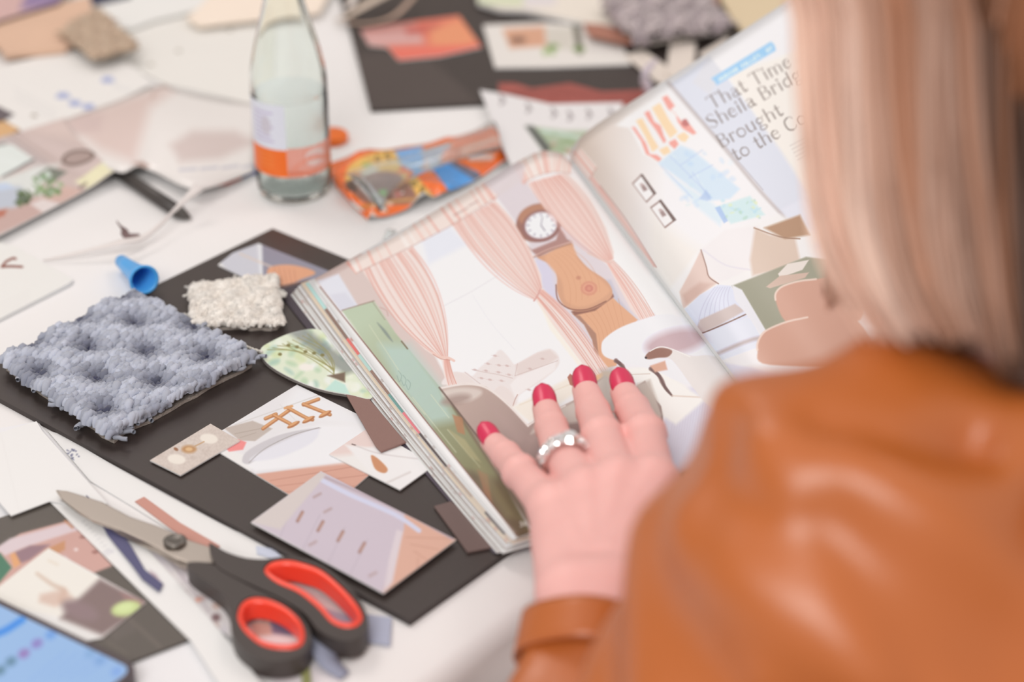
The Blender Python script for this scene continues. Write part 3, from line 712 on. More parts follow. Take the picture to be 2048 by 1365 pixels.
    c.poly([(1158, 757), (1180, 748), (1228, 728), (1260, 742), (1245, 752), (1185, 772)], (236, 186, 142), 1.5); c.line([(1160, 757), (1228, 729)], 1.3, (176, 108, 76))
    # wall with the tall clock
    c.poly([(988, 388), (1030, 345), (1052, 360), (1100, 430), (1160, 485), (1215, 530), (1320, 640), (1230, 745), (1180, 740), (1140, 640), (1085, 575), (1083, 550), (1050, 470)], (222, 206, 208), 2.5)
    c.poly([(1066, 520), (1100, 510), (1110, 570), (1120, 605), (1090, 590)], (214, 206, 224), 6, .8)
    c.poly([(1186, 560), (1222, 560), (1240, 600), (1272, 640), (1240, 620)], (196, 188, 200), 3, .8)
    wd, wd2 = (226, 168, 132), (188, 124, 96)
    c.poly([(1145, 628), (1222, 592), (1236, 606), (1275, 640), (1262, 665), (1232, 732), (1207, 738), (1196, 715), (1192, 680), (1178, 652)], wd, 1.5, smooth=False)
    c.poly([(1145, 628), (1160, 632), (1192, 668), (1198, 715), (1192, 718), (1184, 680), (1168, 650)], (176, 128, 108), 1.5)
    for k in range(7): c.line([(1165 + 12 * k, 622 - 4 * k), (1195 + 9 * k, 660), (1200 + 8 * k, 715 - 6 * k)], 1.1, (210, 148, 114), .9, .6)
    c.poly([(1142, 624), (1226, 588), (1228, 594), (1190, 622), (1150, 631)], (150, 100, 84), 1.5)
    c.poly([(1074, 515), (1092, 508), (1141, 486), (1150, 505), (1175, 535), (1213, 562), (1225, 586), (1214, 603), (1180, 620), (1146, 622), (1124, 606), (1114, 580), (1114, 556), (1104, 532)], (214, 158, 126), 1.5, smooth=True)
    c.poly([(1090, 514), (1142, 494), (1160, 525), (1208, 566), (1218, 586), (1180, 610), (1150, 612), (1130, 598), (1122, 560)], wd, 3, smooth=True)
    for k in range(6): c.line(bez((1100 + 8 * k, 512 - 3 * k), (1140 + 12 * k, 610 - 5 * k), 8, 1, (14, -6)), 1, (208, 146, 112), .8, .6)
    for r, cc in ((17, (216, 146, 120)), (12, (226, 160, 132)), (8.5, (206, 128, 110)), (4, (218, 146, 122))): c.ell((1178, 577), r, r * .85, cc, 0, 1.2, .9)
    c.ell((1157, 556), 5, 4, (204, 140, 112), 0, 1.5)
    c.line([(1112, 570), (1116, 600), (1140, 618), (1175, 619), (1212, 603)], 2.4, (148, 98, 82), 1)
    c.poly([(1040, 478), (1064, 500), (1112, 480), (1120, 455), (1134, 478), (1144, 484), (1110, 498), (1078, 514), (1066, 505)], (176, 130, 122), 2)
    c.ell((1077, 446), 46, 38, (158, 108, 94), -20, 1.8); c.ell((1070, 430), 34, 20, (184, 128, 102), -18, 2); c.ell((1083, 452), 39, 32, (150, 104, 98), -12, 1.5); c.ell((1082, 451), 33, 27, (190, 160, 160), -12, 1)
    c.ell((1082, 451), 31, 25, (240, 234, 240), -12, .9)
    for k in range(12):
        a = k * math.pi / 6; x, y = 1082 + 24 * math.cos(a), 451 + 19.5 * math.sin(a); c.line([(x, y), (x + 4 * math.cos(a), y + 3.2 * math.sin(a))], 2, (128, 112, 128), .7, .9, smooth=False)
    c.line([(1082, 451), (1085, 434)], 1.3, (110, 96, 112), .6, 1, False); c.line([(1082, 451), (1090, 462)], 1.8, (110, 96, 112), .6, 1, False); c.line([(1066, 514), (1100, 498), (1143, 484)], 2, (220, 176, 160), 1); c.line([(1066, 516), (1100, 501), (1143, 487)], 1.2, (140, 92, 80), .8)
    # right window
    c.poly([(1128, 343), (1175, 370), (1300, 540), (1375, 640), (1440, 720), (1380, 700), (1320, 640), (1228, 525), (1225, 500), (1175, 400)], (243, 236, 232), 2.5)
    c.poly([(1316, 640), (1400, 690), (1440, 720), (1430, 820), (1320, 730), (1230, 740)], (240, 232, 232), 4)
    # curtains
    curtain(c, [(724, 541), (826, 492), (850, 540), (878, 590), (892, 650), (894, 716), (884, 722), (850, 700), (800, 650), (765, 600)], ((728, 540), (826, 494)), ((880, 716), (896, 712)), ((-14, 14), (22, -14)), 17, 3)
    curtain(c, [(884, 722), (898, 718), (906, 745), (916, 772), (896, 770), (889, 750)], ((886, 722), (897, 718)), ((892, 772), (916, 772)), ((-2, 0), (-2, 0)), 6, 4)
    c.line([(866, 706), (880, 714), (896, 716), (908, 722)], 5, (236, 196, 182), 1); c.line([(866, 709), (882, 718), (900, 721)], 1.2, (200, 140, 124), .8)
    curtain(c, [(903, 450), (992, 402), (1024, 440), (1060, 500), (1082, 550), (1084, 580), (1070, 600), (1040, 580), (985, 535), (940, 495)], ((905, 449), (990, 403)), ((1066, 600), (1084, 574)), ((-6, 22), (10, -16)), 15, 5)
    curtain(c, [(1070, 598), (1086, 578), (1140, 635), (1180, 690), (1218, 738), (1185, 755), (1140, 695), (1105, 650)], ((1071, 598), (1085, 580)), ((1186, 754), (1216, 738)), ((-4, -6), (6, -12)), 9, 6)
    c.poly([(1075, 600), (1110, 655), (1170, 735), (1155, 730), (1100, 660)], (246, 232, 214), 3, .7); c.line([(1068, 602), (1076, 590), (1080, 580)], 3, (216, 158, 148), 1)
    curtain(c, [(1054, 368), (1134, 345), (1180, 400), (1212, 455), (1228, 505), (1224, 528), (1210, 524), (1170, 492), (1120, 450), (1085, 410)], ((1058, 366), (1133, 346)), ((1212, 526), (1228, 516)), ((-12, 18), (12, -18)), 15, 7)
    curtain(c, [(1213, 526), (1226, 520), (1250, 555), (1285, 600), (1314, 636), (1285, 646), (1262, 620), (1238, 575)], ((1214, 526), (1225, 521)), ((1284, 646), (1312, 636)), ((-2, -4), (4, -6)), 8, 8)
    c.line([(1176, 506), (1200, 518), (1222, 526)], 3.5, (226, 190, 178), 1)
    valance(c, [(714, 545), (723, 541), (817, 495), (906, 448), (982, 401), (996, 388)], [(694, 527), (712, 517), (800, 468), (881, 414), (960, 367), (972, 362)], 24, 3)
    valance(c, [(1048, 364), (1077, 350), (1110, 343), (1142, 346)], [(1026, 328), (1050, 312), (1085, 299), (1122, 304), (1142, 324)], 11, 5)
    c.line([(908, 431), (935, 416)], 2, (170, 130, 122), .8, .8); c.line([(938, 412), (956, 402)], 2, (170, 130, 122), .8, .8)
    c.poly([(960, 362), (975, 352), (1030, 322), (1050, 330), (1046, 362), (1000, 392), (990, 388)], (222, 204, 204), 3, .9)
    # round ottoman, dog, striped rug
    c.poly([(1330, 830), (1345, 790), (1420, 760), (1560, 800), (1450, 1000), (1300, 960)], (220, 212, 222), 5)
    for k in range(34): c.line([(1325 + k * 5, 985), (1352 + k * 5, 800)], 1.2, (200, 190, 204), .7, .7, smooth=False)
    c.poly([(1225, 740), (1310, 735), (1410, 800), (1352, 850), (1320, 830), (1295, 770), (1245, 760)], (246, 238, 230), 4)
    c.poly([(1203, 690), (1212, 675), (1240, 656), (1282, 640), (1330, 628), (1362, 636), (1390, 662), (1425, 710), (1440, 760), (1380, 770), (1300, 738), (1240, 724), (1208, 712)], (239, 233, 238), 1.6, smooth=True)
    c.ell((1352, 684), 62, 24, (196, 160, 162), -12, 9, .85)
    for q in ([(1232, 722), (1240, 728), (1248, 738), (1252, 750)], [(1302, 738), (1318, 752), (1330, 775), (1344, 792)], [(1305, 800), (1318, 815), (1325, 850)]):
        c.line(q, [9, 6, 9, 5, 3], (140, 110, 104), 1.5); c.line(q, [3, 7, 3, 6, 2], (112, 84, 80), 1.2)
    c.line([(1250, 750), (1300, 748)], 1.5, (214, 192, 180)); c.line([(1344, 792), (1400, 795)], 2, (222, 196, 180), 1.2); c.poly([(1300, 732), (1330, 722), (1335, 740), (1310, 745)], (220, 168, 144), 2)
    c.poly([(1290, 714), (1302, 702), (1320, 695), (1345, 700), (1385, 712), (1425, 712), (1470, 740), (1460, 830), (1420, 815), (1385, 775), (1345, 722), (1320, 716), (1300, 720)], (232, 220, 214), 1.5, smooth=True)
    c.poly([(1290, 715), (1300, 703), (1322, 696), (1344, 702), (1336, 714), (1316, 716), (1298, 719)], (150, 106, 92), 1.3, smooth=True); c.line([(1300, 703), (1320, 694), (1345, 699), (1380, 714)], 1.6, (246, 238, 232), 1); c.ell((1292, 716), 2.5, 2, (60, 46, 46), 0, .8)
    # big grey armchair in front
    c.poly([(879, 776), (929, 768), (972, 774), (1015, 807), (1055, 850), (1080, 835), (1150, 800), (1180, 772), (1210, 752), (1235, 768), (1262, 780), (1290, 762), (1312, 800), (1325, 850), (1318, 920), (1240, 930), (1150, 945), (1078, 950), (1062, 1012)], ((190, 162, 150), (150, 122, 116), (930, 780), (1080, 960)), 1.6)
    c.poly([(1078, 838), (1150, 802), (1182, 772), (1210, 752), (1236, 772), (1200, 840), (1120, 850), (1062, 868)], (214, 198, 186), 4, .9)
    c.poly([(885, 782), (925, 775), (960, 780), (960, 792), (930, 805), (895, 800)], (222, 204, 194), 4, .8, smooth=True); c.ell((912, 800), 30, 10, (164, 136, 126), -12, 6, .8)
    c.poly([(975, 800), (1010, 830), (1050, 880), (1075, 870), (1060, 930), (1010, 880)], (180, 150, 142), 10, .6)
    c.line([(881, 777), (929, 769), (970, 775), (1012, 806), (1056, 852)], 4, (236, 220, 212), 1.5); c.line([(1056, 852), (1078, 838), (1130, 812)], 3.5, (232, 216, 208), 1.3); c.poly([(1200, 740), (1225, 735), (1240, 770), (1235, 850), (1215, 840)], (186, 172, 162), 6, .8); c.poly([(1270, 770), (1300, 760), (1325, 830), (1318, 860), (1290, 800)], (198, 180, 168), 4, .9)
    c.poly([(1070, 946), (1120, 938), (1190, 950), (1100, 965)], (222, 212, 212), 2)
    c.line([(879, 776), (960, 880), (1062, 1014)], 3, (92, 70, 60), 1.5, .8)
    c.poly([(1135, 755), (1140, 748), (1146, 752), (1150, 775), (1140, 770)], (176, 110, 92), 1.2)
    sans(c, '36', (1041, 1054), (1, -.25), (-.15, -1), 9, 2, (236, 226, 214))
    # white page margin along the outer edge
    c.poly([(600, 570), (626, 556), (735, 700), (848, 838), (940, 958), (1034, 1080), (990, 1100)], (236, 228, 224), 1)
    c.line([(630, 568), (654, 592), (740, 704), (842, 832), (944, 962), (1030, 1075)], 5, (236, 228, 224), 1)
    c.line([(640, 574), (655, 593), (745, 707), (846, 835), (948, 963), (1036, 1074)], 2.4, (128, 84, 72), .8, .9)
def paint_right(c):
    c.I[:] = (238, 230, 228)
    c.poly([(1139, 323), (1160, 270), (1230, 215), (1300, 175), (1340, 168), (1565, 430), (1600, 520), (1420, 560), (1380, 640), (1340, 600)], ((216, 194, 180), (240, 232, 230), (1165, 300), (1330, 300)), 3)
    c.poly([(1300, 420), (1360, 470), (1400, 500), (1360, 620), (1300, 545)], (238, 226, 216), 14, .7)
    c.poly([(1143, 330), (1180, 375), (1300, 540), (1378, 642), (1360, 640), (1280, 540), (1200, 430), (1140, 345)], (240, 228, 222), 4, .7)
    curtain(c, [(1172, 370), (1184, 349), (1200, 372), (1250, 440), (1313, 533), (1302, 536), (1292, 532), (1230, 450)], ((1173, 370), (1184, 352)), ((1294, 532), (1312, 534)), ((2, 0), (2, 0)), 7, 9)
    c.line([(1200, 372), (1252, 440), (1313, 535)], 1.6, (170, 110, 100), .8, .8); c.line([(1176, 372), (1235, 455), (1296, 534)], 1.3, (196, 138, 124), .8, .7)
    valance(c, [(1174, 370), (1182, 352), (1194, 334)], [(1139, 324), (1147, 306), (1161, 296)], 4, 6)
    # striped awning in watercolour
    R_, Y_ = (240, 152, 138), (246, 208, 164)
    def z3(*p): return [(1000 + x / 3.938, y / 3.938) for x, y in p]
    c.poly(z3((910, 990), (1000, 920), (1310, 720), (1420, 860), (1560, 1060), (1270, 1280), (1130, 1220), (1020, 1010)), (240, 232, 228), 2)
    for p in (z3((1070, 950), (1120, 930), (1200, 1080), (1250, 1160), (1200, 1200), (1140, 1070)), z3((1195, 850), (1260, 810), (1330, 940), (1400, 1040), (1340, 1090), (1270, 980)), z3((1250, 1180), (1320, 1150), (1345, 1200), (1290, 1225)), z3((1390, 1070), (1450, 1040), (1490, 1075), (1460, 1120), (1420, 1110))): c.poly(p, Y_, .9, .9)
    for p in (z3((1035, 1000), (1062, 1000), (1150, 1130), (1180, 1215), (1235, 1220), (1275, 1250), (1250, 1275), (1190, 1235), (1150, 1215), (1110, 1110)), z3((1135, 890), (1175, 870), (1215, 960), (1265, 990), (1290, 1070), (1310, 1110), (1290, 1130), (1230, 1030), (1170, 950)), z3((1330, 1120), (1380, 1095), (1408, 1135), (1375, 1175), (1335, 1140)),
              z3((1275, 770), (1315, 750), (1378, 835), (1345, 862), (1400, 920), (1430, 960), (1500, 985), (1548, 1050), (1520, 1062), (1440, 1015), (1400, 960), (1380, 890), (1325, 862))): c.poly(p, R_, .9, .9)
    c.poly(z3((1435, 945), (1465, 935), (1495, 980), (1465, 1000), (1430, 985)), (196, 112, 108), .9)
    # watercolour windows
    c.poly([(1316, 327), (1361, 291), (1385, 300), (1480, 378), (1460, 398), (1420, 402)], (206, 220, 236), 3, .9); c.poly([(1330, 345), (1420, 402), (1450, 430), (1440, 452), (1400, 420)], (216, 226, 238), 5, .9)
    c.blots((1340, 300, 1470, 420), 26, [(190, 210, 232), (200, 222, 222), (226, 232, 240)], (3, 10), .45, 11, 3)
    for q in ([(1322, 332), (1385, 396)], [(1340, 312), (1420, 392)], [(1362, 330), (1405, 300)], [(1378, 356), (1425, 330)], [(1385, 345), (1420, 400)]): c.line(q, 2, (178, 192, 220), 1.2, .6)
    c.poly([(1398, 398), (1412, 380), (1424, 396), (1415, 402)], (160, 182, 220), 2, .6)
    c.poly([(1430, 415), (1500, 392), (1530, 430), (1462, 448)], (204, 224, 224), 2.5, .9); c.blots((1445, 400, 1520, 438), 24, [(176, 206, 186), (222, 226, 170), (186, 216, 226)], (2, 6), .6, 12, 1.5)
    c.poly([(1430, 416), (1440, 412), (1456, 442), (1448, 447)], (160, 184, 224), 1.2, .8)
    # two small frames on the wall
    for q, dk in (([(1264, 367), (1282, 349), (1311, 388), (1293, 406)], [(1280, 349), (1285, 348), (1313, 387), (1308, 391)]), ([(1300, 415), (1319, 401), (1351, 441), (1330, 457)], [(1317, 401), (1322, 399), (1353, 440), (1347, 444)])):
        c.poly(q, (146, 112, 104), .9); cx, cy = np.mean(q, 0); c.poly([(x + (cx - x) * .12, y + (cy - y) * .12) for x, y in q], (240, 232, 228), .7); c.poly(dk, (108, 84, 78), .7)
        c.poly([(cx - 6, cy - 4), (cx + 1, cy - 8), (cx + 8, cy + 2), (cx, cy + 6)], (150, 120, 116), 1.2, .9); c.ell((cx - 4, cy - 8), 4, 3, (190, 164, 160), 0, 1.2)
    # text column
    c.poly([(1340, 168), (1420, 112), (1600, 330), (1640, 440), (1590, 470), (1540, 400)], (220, 217, 226), 2)
    c.poly([(1385, 165), (1420, 112), (1445, 140), (1420, 190)], (222, 216, 220), 3)
    c.poly([(1418, 110), (1600, -20), (1700, -60), (1760, 500), (1640, 400), (1500, 215)], (240, 232, 230), 1.5)
    c.poly([(1455, 150), (1600, 100), (1700, 100), (1760, 500), (1625, 400), (1560, 300)], (243, 231, 220), 5, .9)
    c.line([(1336, 166), (1400, 240), (1460, 310), (1520, 382), (1572, 438)], 7, (196, 182, 180), 2.5, .9); c.line([(1340, 166), (1402, 238), (1464, 308), (1526, 380)], 1.5, (160, 146, 144), .9, .6)
    c.poly([(1565, 418), (1600, 400), (1700, 420), (1700, 520), (1590, 480)], (226, 222, 230), 4)
    bl = (158, 200, 236)
    c.poly([(1422, 157), (1542, 83), (1549, 90), (1552, 101), (1433, 171), (1431, 165)], bl, .8)
    r = (.853, -.522); u = (-.35, -.937)
    sans(c, 'HUDSON VALLEY, NY', (1440, 163), r, u, 7.2, 1.7, (244, 246, 250), 1.03)
    ink = (122, 106, 100); r = (.878, -.478); u = (-.47, -.80)
    text(c, 'That Time', (1424, 219), r, u, 40, ink, .95, .05)
    text(c, 'Sheila Bridges', (1422, 258), r, u, 40, ink, .95, .05)
    text(c, 'Brought', (1443, 296), r, u, 40, ink, .95, .05)
    text(c, 'to the Country', (1472, 322), r, u, 40, ink, .95, .05)
    for k in range(5): c.line([(1580 + k * 4, 292 + k * 7), (1640 + k * 4, 262 + k * 7)], 1.5, (180, 164, 158), 1, .6)
    # pillows and chairs
    c.poly([(1330, 590), (1400, 500), (1440, 470), (1560, 430), (1640, 470), (1600, 560), (1480, 580), (1380, 650)], (240, 232, 228), 5)
    c.poly([(1400, 501), (1450, 460), (1520, 450), (1500, 540), (1440, 566), (1416, 552)], (238, 228, 226), 3); c.line([(1406, 500), (1450, 530), (1500, 540)], 2, (224, 214, 220), 2)
    c.poly([(1510, 456), (1540, 470), (1590, 475), (1600, 520), (1560, 540), (1505, 552), (1500, 520)], (218, 190, 172), 4); c.poly([(1528, 456), (1600, 430), (1620, 470), (1570, 478)], (176, 132, 100), 3); c.line([(1508, 456), (1560, 474), (1600, 478)], 2, (150, 108, 84), 1)
    c.poly([(1402, 500), (1412, 530), (1418, 552), (1436, 566), (1400, 590), (1366, 618), (1359, 584), (1380, 545)], (226, 196, 184), 1.8, smooth=False); c.line([(1402, 500), (1412, 532), (1418, 554), (1437, 568)], 2, (150, 112, 100), .9); c.poly([(1365, 590), (1400, 565), (1425, 568), (1370, 614)], (206, 168, 154), 4, .7)
    c.poly([(1366, 622), (1400, 590), (1436, 570), (1462, 572), (1500, 632), (1460, 655), (1398, 670), (1376, 655)], (222, 220, 234), 1.6)
    for k in range(7): c.line(bez((1396 + 12 * k, 660 - 4 * k), (1430 + 5 * k, 575), 8, 1, (-8, -2)), 1.6, (196, 192, 208), 1, .7)
    c.poly([(1392, 660), (1400, 640), (1470, 608), (1490, 622), (1440, 650), (1400, 668)], (206, 186, 180), 2); c.line([(1392, 662), (1400, 668), (1450, 648), (1494, 628)], 2.5, (130, 96, 84), 1)
    c.poly([(1398, 672), (1500, 634), (1530, 690), (1440, 722), (1415, 705)], (226, 224, 238), 1.8); c.line([(1425, 712), (1520, 676), (1560, 700)], 8, (180, 156, 148), 3, .7)
    c.poly([(1464, 572), (1612, 514), (1660, 520), (1660, 600), (1580, 652), (1535, 675), (1500, 632)], (156, 150, 128), 2)
    c.poly([(1556, 548), (1575, 528), (1618, 520), (1605, 540), (1560, 556)], (232, 216, 206), 1.2); c.poly([(1532, 574), (1560, 552), (1618, 545), (1610, 556), (1540, 577)], (208, 176, 158), 1.2)
    c.poly([(1464, 570), (1484, 580), (1537, 670), (1528, 676), (1470, 600)], (232, 226, 228), 1.5)
    for q in ([(1551, 600), (1556, 580), (1578, 568), (1620, 560), (1700, 560), (1720, 640), (1600, 655), (1568, 640)], [(1515, 700), (1522, 672), (1545, 655), (1600, 638), (1700, 630), (1740, 720), (1540, 730)]):
        c.poly(q, (208, 154, 132), 2, smooth=True); c.line(crom(q, 6)[:20].tolist(), 4, (236, 206, 190), 1.3, .9, smooth=False)
    c.poly([(1380, 640), (1410, 700), (1440, 760), (1430, 850), (1700, 1100), (1760, 900), (1600, 760), (1500, 735), (1440, 725)], (222, 214, 224), 3)
left = sheet('left_page', GL, thick=.0004, parent=mag, paint=paint_left, tex=(1500, 1500), rough=.33)
right = sheet('right_page', GR, thick=.0004, parent=mag, paint=paint_right, tex=(1200, 1200), rough=.33)
# pages lying under the left page: blocks of leaves stepping out along the fore edge
def lerp(a, b, t): return a + (b - a) * t
OUT = [W(577, 592, BT + .001), W(766, 838, BT + .001), W(990, 1108, BT + .001)]
INN = [W(622, 562, .0165), W(820, 831, .0165), W(1029, 1079, .0165)]
COV = [W(553, 580, BT + .001), W(757, 838, BT + .001), W(988, 1107, BT + .001)]
cvr = sheet('cover', np.array([[lerp(COV[k], [GL[0, -1], GL[20, -1], GL[-1, -1]][k] * [1, 1, 0] + np.array([0, 0, TZ + .006]), t) for t in (0, .5, 1)] for k in range(3)]), mat('magazine_cover', (92, 80, 88), .4), .0008, mag)
strips = [(.10, .20, (236, 228, 222)), (.20, .26, (150, 128, 118)), (.24, .34, (238, 230, 224)), (.33, .42, (232, 222, 216)), (.40, .47, (176, 156, 146)), (.45, .56, (240, 232, 228)), (.55, .60, (200, 182, 172)), (.59, .76, (232, 208, 182)), (.75, .93, None), (.92, 1.02, (240, 232, 228))]
SEG = [(0, .10, (190, 222, 214)), (.10, .21, (150, 120, 108)), (.21, .27, (234, 120, 112)), (.27, .33, (190, 216, 206)), (.33, .42, (160, 126, 112)), (.42, .49, (120, 160, 152)), (.49, .57, (238, 130, 136)), (.57, .70, (100, 86, 84)), (.70, .82, (190, 164, 146)), (.82, .88, (222, 198, 176)), (.88, .97, (98, 86, 84)), (.97, 1.1, (206, 180, 160))]
def edge_pt(f, v, z):
    q = lambda A: A[0] * (2 * (v - .5) * (v - 1)) + A[1] * (-4 * v * (v - 1)) + A[2] * (2 * v * (v - .5))
    p = lerp(q(OUT), q(INN), f); p = p.copy(); p[2] = z; return p
ink_l = random.Random(12)
for k, (f0, f1, colr) in enumerate(strips):
    z = TZ + lerp(BT + .0022, .0155, k / 9)
    G = []
    for j in range(16):
        v = j / 15.0; vv = v * (1 + .006 * (k % 3)) - .004 * (k % 2)
        e = edge_pt(f0, vv, z); inn = GL[min(int(v * 39), 39), 14].copy(); inn[2] = max(z - .0005, TZ + .004)
        # inner end hidden below the top page
        d = (inn - e); d[2] = 0; d = d / np.linalg.norm(d) * .05
        G.append([e, e + d * .12, e + d * .5, e + d])
    def pr(c, colr=colr, f0=f0, f1=f1, k=k):
        c.I[:] = colr if colr else (200, 176, 160)
        if colr is None:
            a0, a1 = np.array([600., 575.]), np.array([1010., 1095.])
            for s0, s1, cc in SEG:
                p0, p1 = lerp(a0, a1, s0), lerp(a0, a1, s1)
                c.poly([(p0[0] - 60, p0[1] + 50), (p0[0] + 60, p0[1] - 50), (p1[0] + 60, p1[1] - 50), (p1[0] - 60, p1[1] + 50)], cc, .8)
        else:
            for _ in range(10):
                u = ink_l.random(); p = lerp(np.array([590., 585.]), np.array([1000., 1100.]), u)
                c.poly([(p[0] - 40, p[1] + 32), (p[0] + 40, p[1] - 28), (p[0] + 44, p[1] - 22), (p[0] - 36, p[1] + 38)], ink_l.choice([(150, 120, 112), (200, 160, 150), (214, 196, 188), (196, 110, 100)]), .8, .35)
    sheet('leaf', np.array(G), None, .0009, mag, paint=pr, tex=(60, 1400), rough=.6)
# block of inner leaves carrying both open pages
def block(name, G, drop, zmin, col, zb=None):
    A = G.copy(); A = A - np.array([0, 0, .0008]); nv, nu = A.shape[:2]
    B = A.copy(); B[..., 2] = np.maximum(A[..., 2] - drop, zmin) if zb is None else zb
    V = np.vstack([A.reshape(-1, 3), B.reshape(-1, 3)]); N = nv * nu; F = []
    for j in range(nv - 1):
        for i in range(nu - 1):
            a = j * nu + i; F.append([a, a + nu, a + nu + 1, a + 1]); F.append([a + N, a + 1 + N, a + nu + 1 + N, a + nu + N])
    ring = [i for i in range(nu)] + [j * nu + nu - 1 for j in range(1, nv)] + [(nv - 1) * nu + i for i in range(nu - 2, -1, -1)] + [j * nu for j in range(nv - 2, 0, -1)]
    for i in range(len(ring)): a, b = ring[i - 1], ring[i]; F.append([a, b, b + N, a + N])
    return mk(name, V, F, mat(name + '_paper', col, .8), mag, recalc=True)
block('page_block', GL[1:-1:3, 5:], .035, TZ + .0068, (232, 222, 216))
block('page_block', GR[::3, :-2:2] + np.array([0, 0, -.0006]), .006, 0, (228, 218, 212))

# ================================================================ lower left: sheets, phone, scissors
def band(pts, z, w, name, m, label=None, cat=None, parent=None, thick=.0003, paint=None, tex=(40, 200), roll=0, **k):
    """ribbon along pixel points with heights z and pixel widths w (lies across its direction, optionally twisted)"""
    C_ = crom([W(x, y, zz) for (x, y), zz in zip(pts, z)], 6, False); n = len(C_)
    ww = np.interp(np.linspace(0, 1, n), np.linspace(0, 1, len(w)), w) if hasattr(w, '__len__') else np.full(n, w)
    rr = np.interp(np.linspace(0, 1, n), np.linspace(0, 1, len(roll)), roll) if hasattr(roll, '__len__') else np.full(n, roll)
    T = np.gradient(C_, axis=0); T /= np.linalg.norm(T, axis=1, keepdims=True); G = []
    for p, t, a, r in zip(C_, T, ww, rr):
        sd = np.cross([0, 0, 1], t); sd /= np.linalg.norm(sd); up = np.cross(t, sd); d = sd * math.cos(r) + up * math.sin(r)
        G.append([p - d * a * .00014, p, p + d * a * .00014])
    return sheet(name, np.array(G), m, thick, parent, paint=paint, tex=tex, label=label, cat=cat, **k)

slab('paper_sheet', [(-60, 868), (75, 843), (225, 1022), (330, 1138), (548, 1400), (548, 1430), (150, 1440), (-60, 1330)], .0004, .0009, mat('white_paper', (238, 228, 225), .7),
     label='large white sheet at the bottom left under the dark mood card and scissors', cat='paper', group='white papers')
def mood(c):
    c.speck(1.5, .4)
    c.poly([(-20, 1100), (0, 1095), (40, 1068), (150, 1038), (185, 1090), (225, 1132), (185, 1148), (60, 1190), (-20, 1200)], (206, 158, 146), 2)
    c.poly([(-10, 1098), (20, 1078), (140, 1045), (160, 1060), (60, 1092), (10, 1112)], (220, 196, 196), 3)
    c.poly([(28, 1106), (60, 1092), (100, 1090), (60, 1120), (35, 1130)], (150, 116, 122), 2.5); c.poly([(20, 1110), (30, 1105), (42, 1128), (28, 1138)], (226, 160, 110), 2)
    c.poly([(90, 1100), (130, 1082), (130, 1100), (100, 1115)], (200, 140, 100), 2.5); c.poly([(130, 1110), (150, 1130), (180, 1145), (160, 1150), (120, 1125)], (212, 178, 176), 3)
    c.line([(130, 1042), (145, 1056)], 4, (190, 130, 96), 2); c.ell((165, 1075), 6, 3, (160, 110, 100), 0, 2); c.ell((190, 1105), 6, 3, (150, 96, 88), 0, 2); c.ell((152, 1100), 4, 3, (236, 212, 206), 0, 2)
    c.line([(255, 1235), (320, 1295)], 7, (112, 98, 90), 2, .7); c.poly([(220, 1262), (262, 1240), (272, 1262), (228, 1286)], (104, 92, 86), 2, .5); c.line([(215, 1285), (255, 1310)], 3, (126, 112, 100), 3, .6)
    c.poly([(-30, 1105), (0, 1106), (24, 1136), (0, 1165), (-30, 1180)], (70, 118, 92), 1.5)
slab('mood_card', [(-60, 1055), (99, 1004), (240, 1143), (380, 1279), (268, 1322), (-60, 1430)], .0011, .0026, None, paint=mood, base=(92, 82, 74), rough=.4,
     side=mat('card_edge', (70, 62, 58), .7), label='dark mood card with pasted room picture, beside the phone', cat='card')
def vase(c):
    c.poly([(-40, 1190), (97, 1097), (200, 1158), (150, 1210), (120, 1235), (-10, 1205)], (238, 226, 214), 3)
    c.line([(74, 1148), (105, 1170), (128, 1182), (122, 1200)], [4, 7, 14], (200, 164, 142), 4, .8); c.poly([(80, 1190), (130, 1178), (150, 1200), (110, 1215), (78, 1205)], (214, 178, 160), 5, .8); c.line([(98, 1122), (115, 1130)], 4, (222, 200, 178), 3, .6)
    c.poly([(200, 1158), (290, 1205), (285, 1220), (205, 1272), (120, 1238), (150, 1205)], (132, 108, 104), 6); c.ell((160, 1222), 38, 18, (142, 116, 116), 20, 8); c.poly([(240, 1185), (290, 1203), (280, 1212), (250, 1200)], (160, 120, 116), 4)
    c.ell((252, 1218), 30, 15, (200, 208, 140), -12, 4); c.ell((250, 1216), 18, 9, (214, 222, 158), -12, 4)
slab('picture_cutting', [(-60, 1218), (97, 1097), (292, 1205), (205, 1276), (-60, 1330)], .0028, .0034, None, paint=vase,
     label='cream and brown cutting with a green blob, between the phone and dark card', cat='picture', group='cut-out pictures', rough=.3)
# white strip sheet covering the right edge of the dark card
def strip(c):
    for k in range(9): c.line([(165 + 6 * k, 1045 + 7 * k), (170 + 6 * k, 1042 + 7 * k)], 2, (206, 198, 196), 2, .8)
    c.blots((205, 1095, 225, 1115), 6, [(205, 196, 200)], (2, 5), .6, 3)
    c.poly([(300, 1142), (312, 1150), (326, 1172), (318, 1180), (306, 1165)], (180, 150, 158), 4)
slab('paper_strip', [(84, 862), (130, 920), (225, 1022), (330, 1138), (440, 1262), (545, 1395), (470, 1420), (382, 1283), (240, 1143), (99, 1003)], .0030, .0036, None, paint=strip, side=PAPER,
     label='long white paper strip running beneath the scissors tip', cat='paper', group='white papers')
def folded(c):
    c.line([(0, 862), (40, 1030)], 2, (230, 220, 214), 3, .5)
slab('paper_sheet', [(-60, 872), (0, 866), (73, 843), (84, 862), (215, 1008), (150, 1010), (99, 1003), (22, 1032), (0, 1006), (-60, 930)], .0040, .0046, None, paint=folded,
     label='white paper with a notch cut above the scissors tip, at the left frame edge', cat='paper', group='white papers')
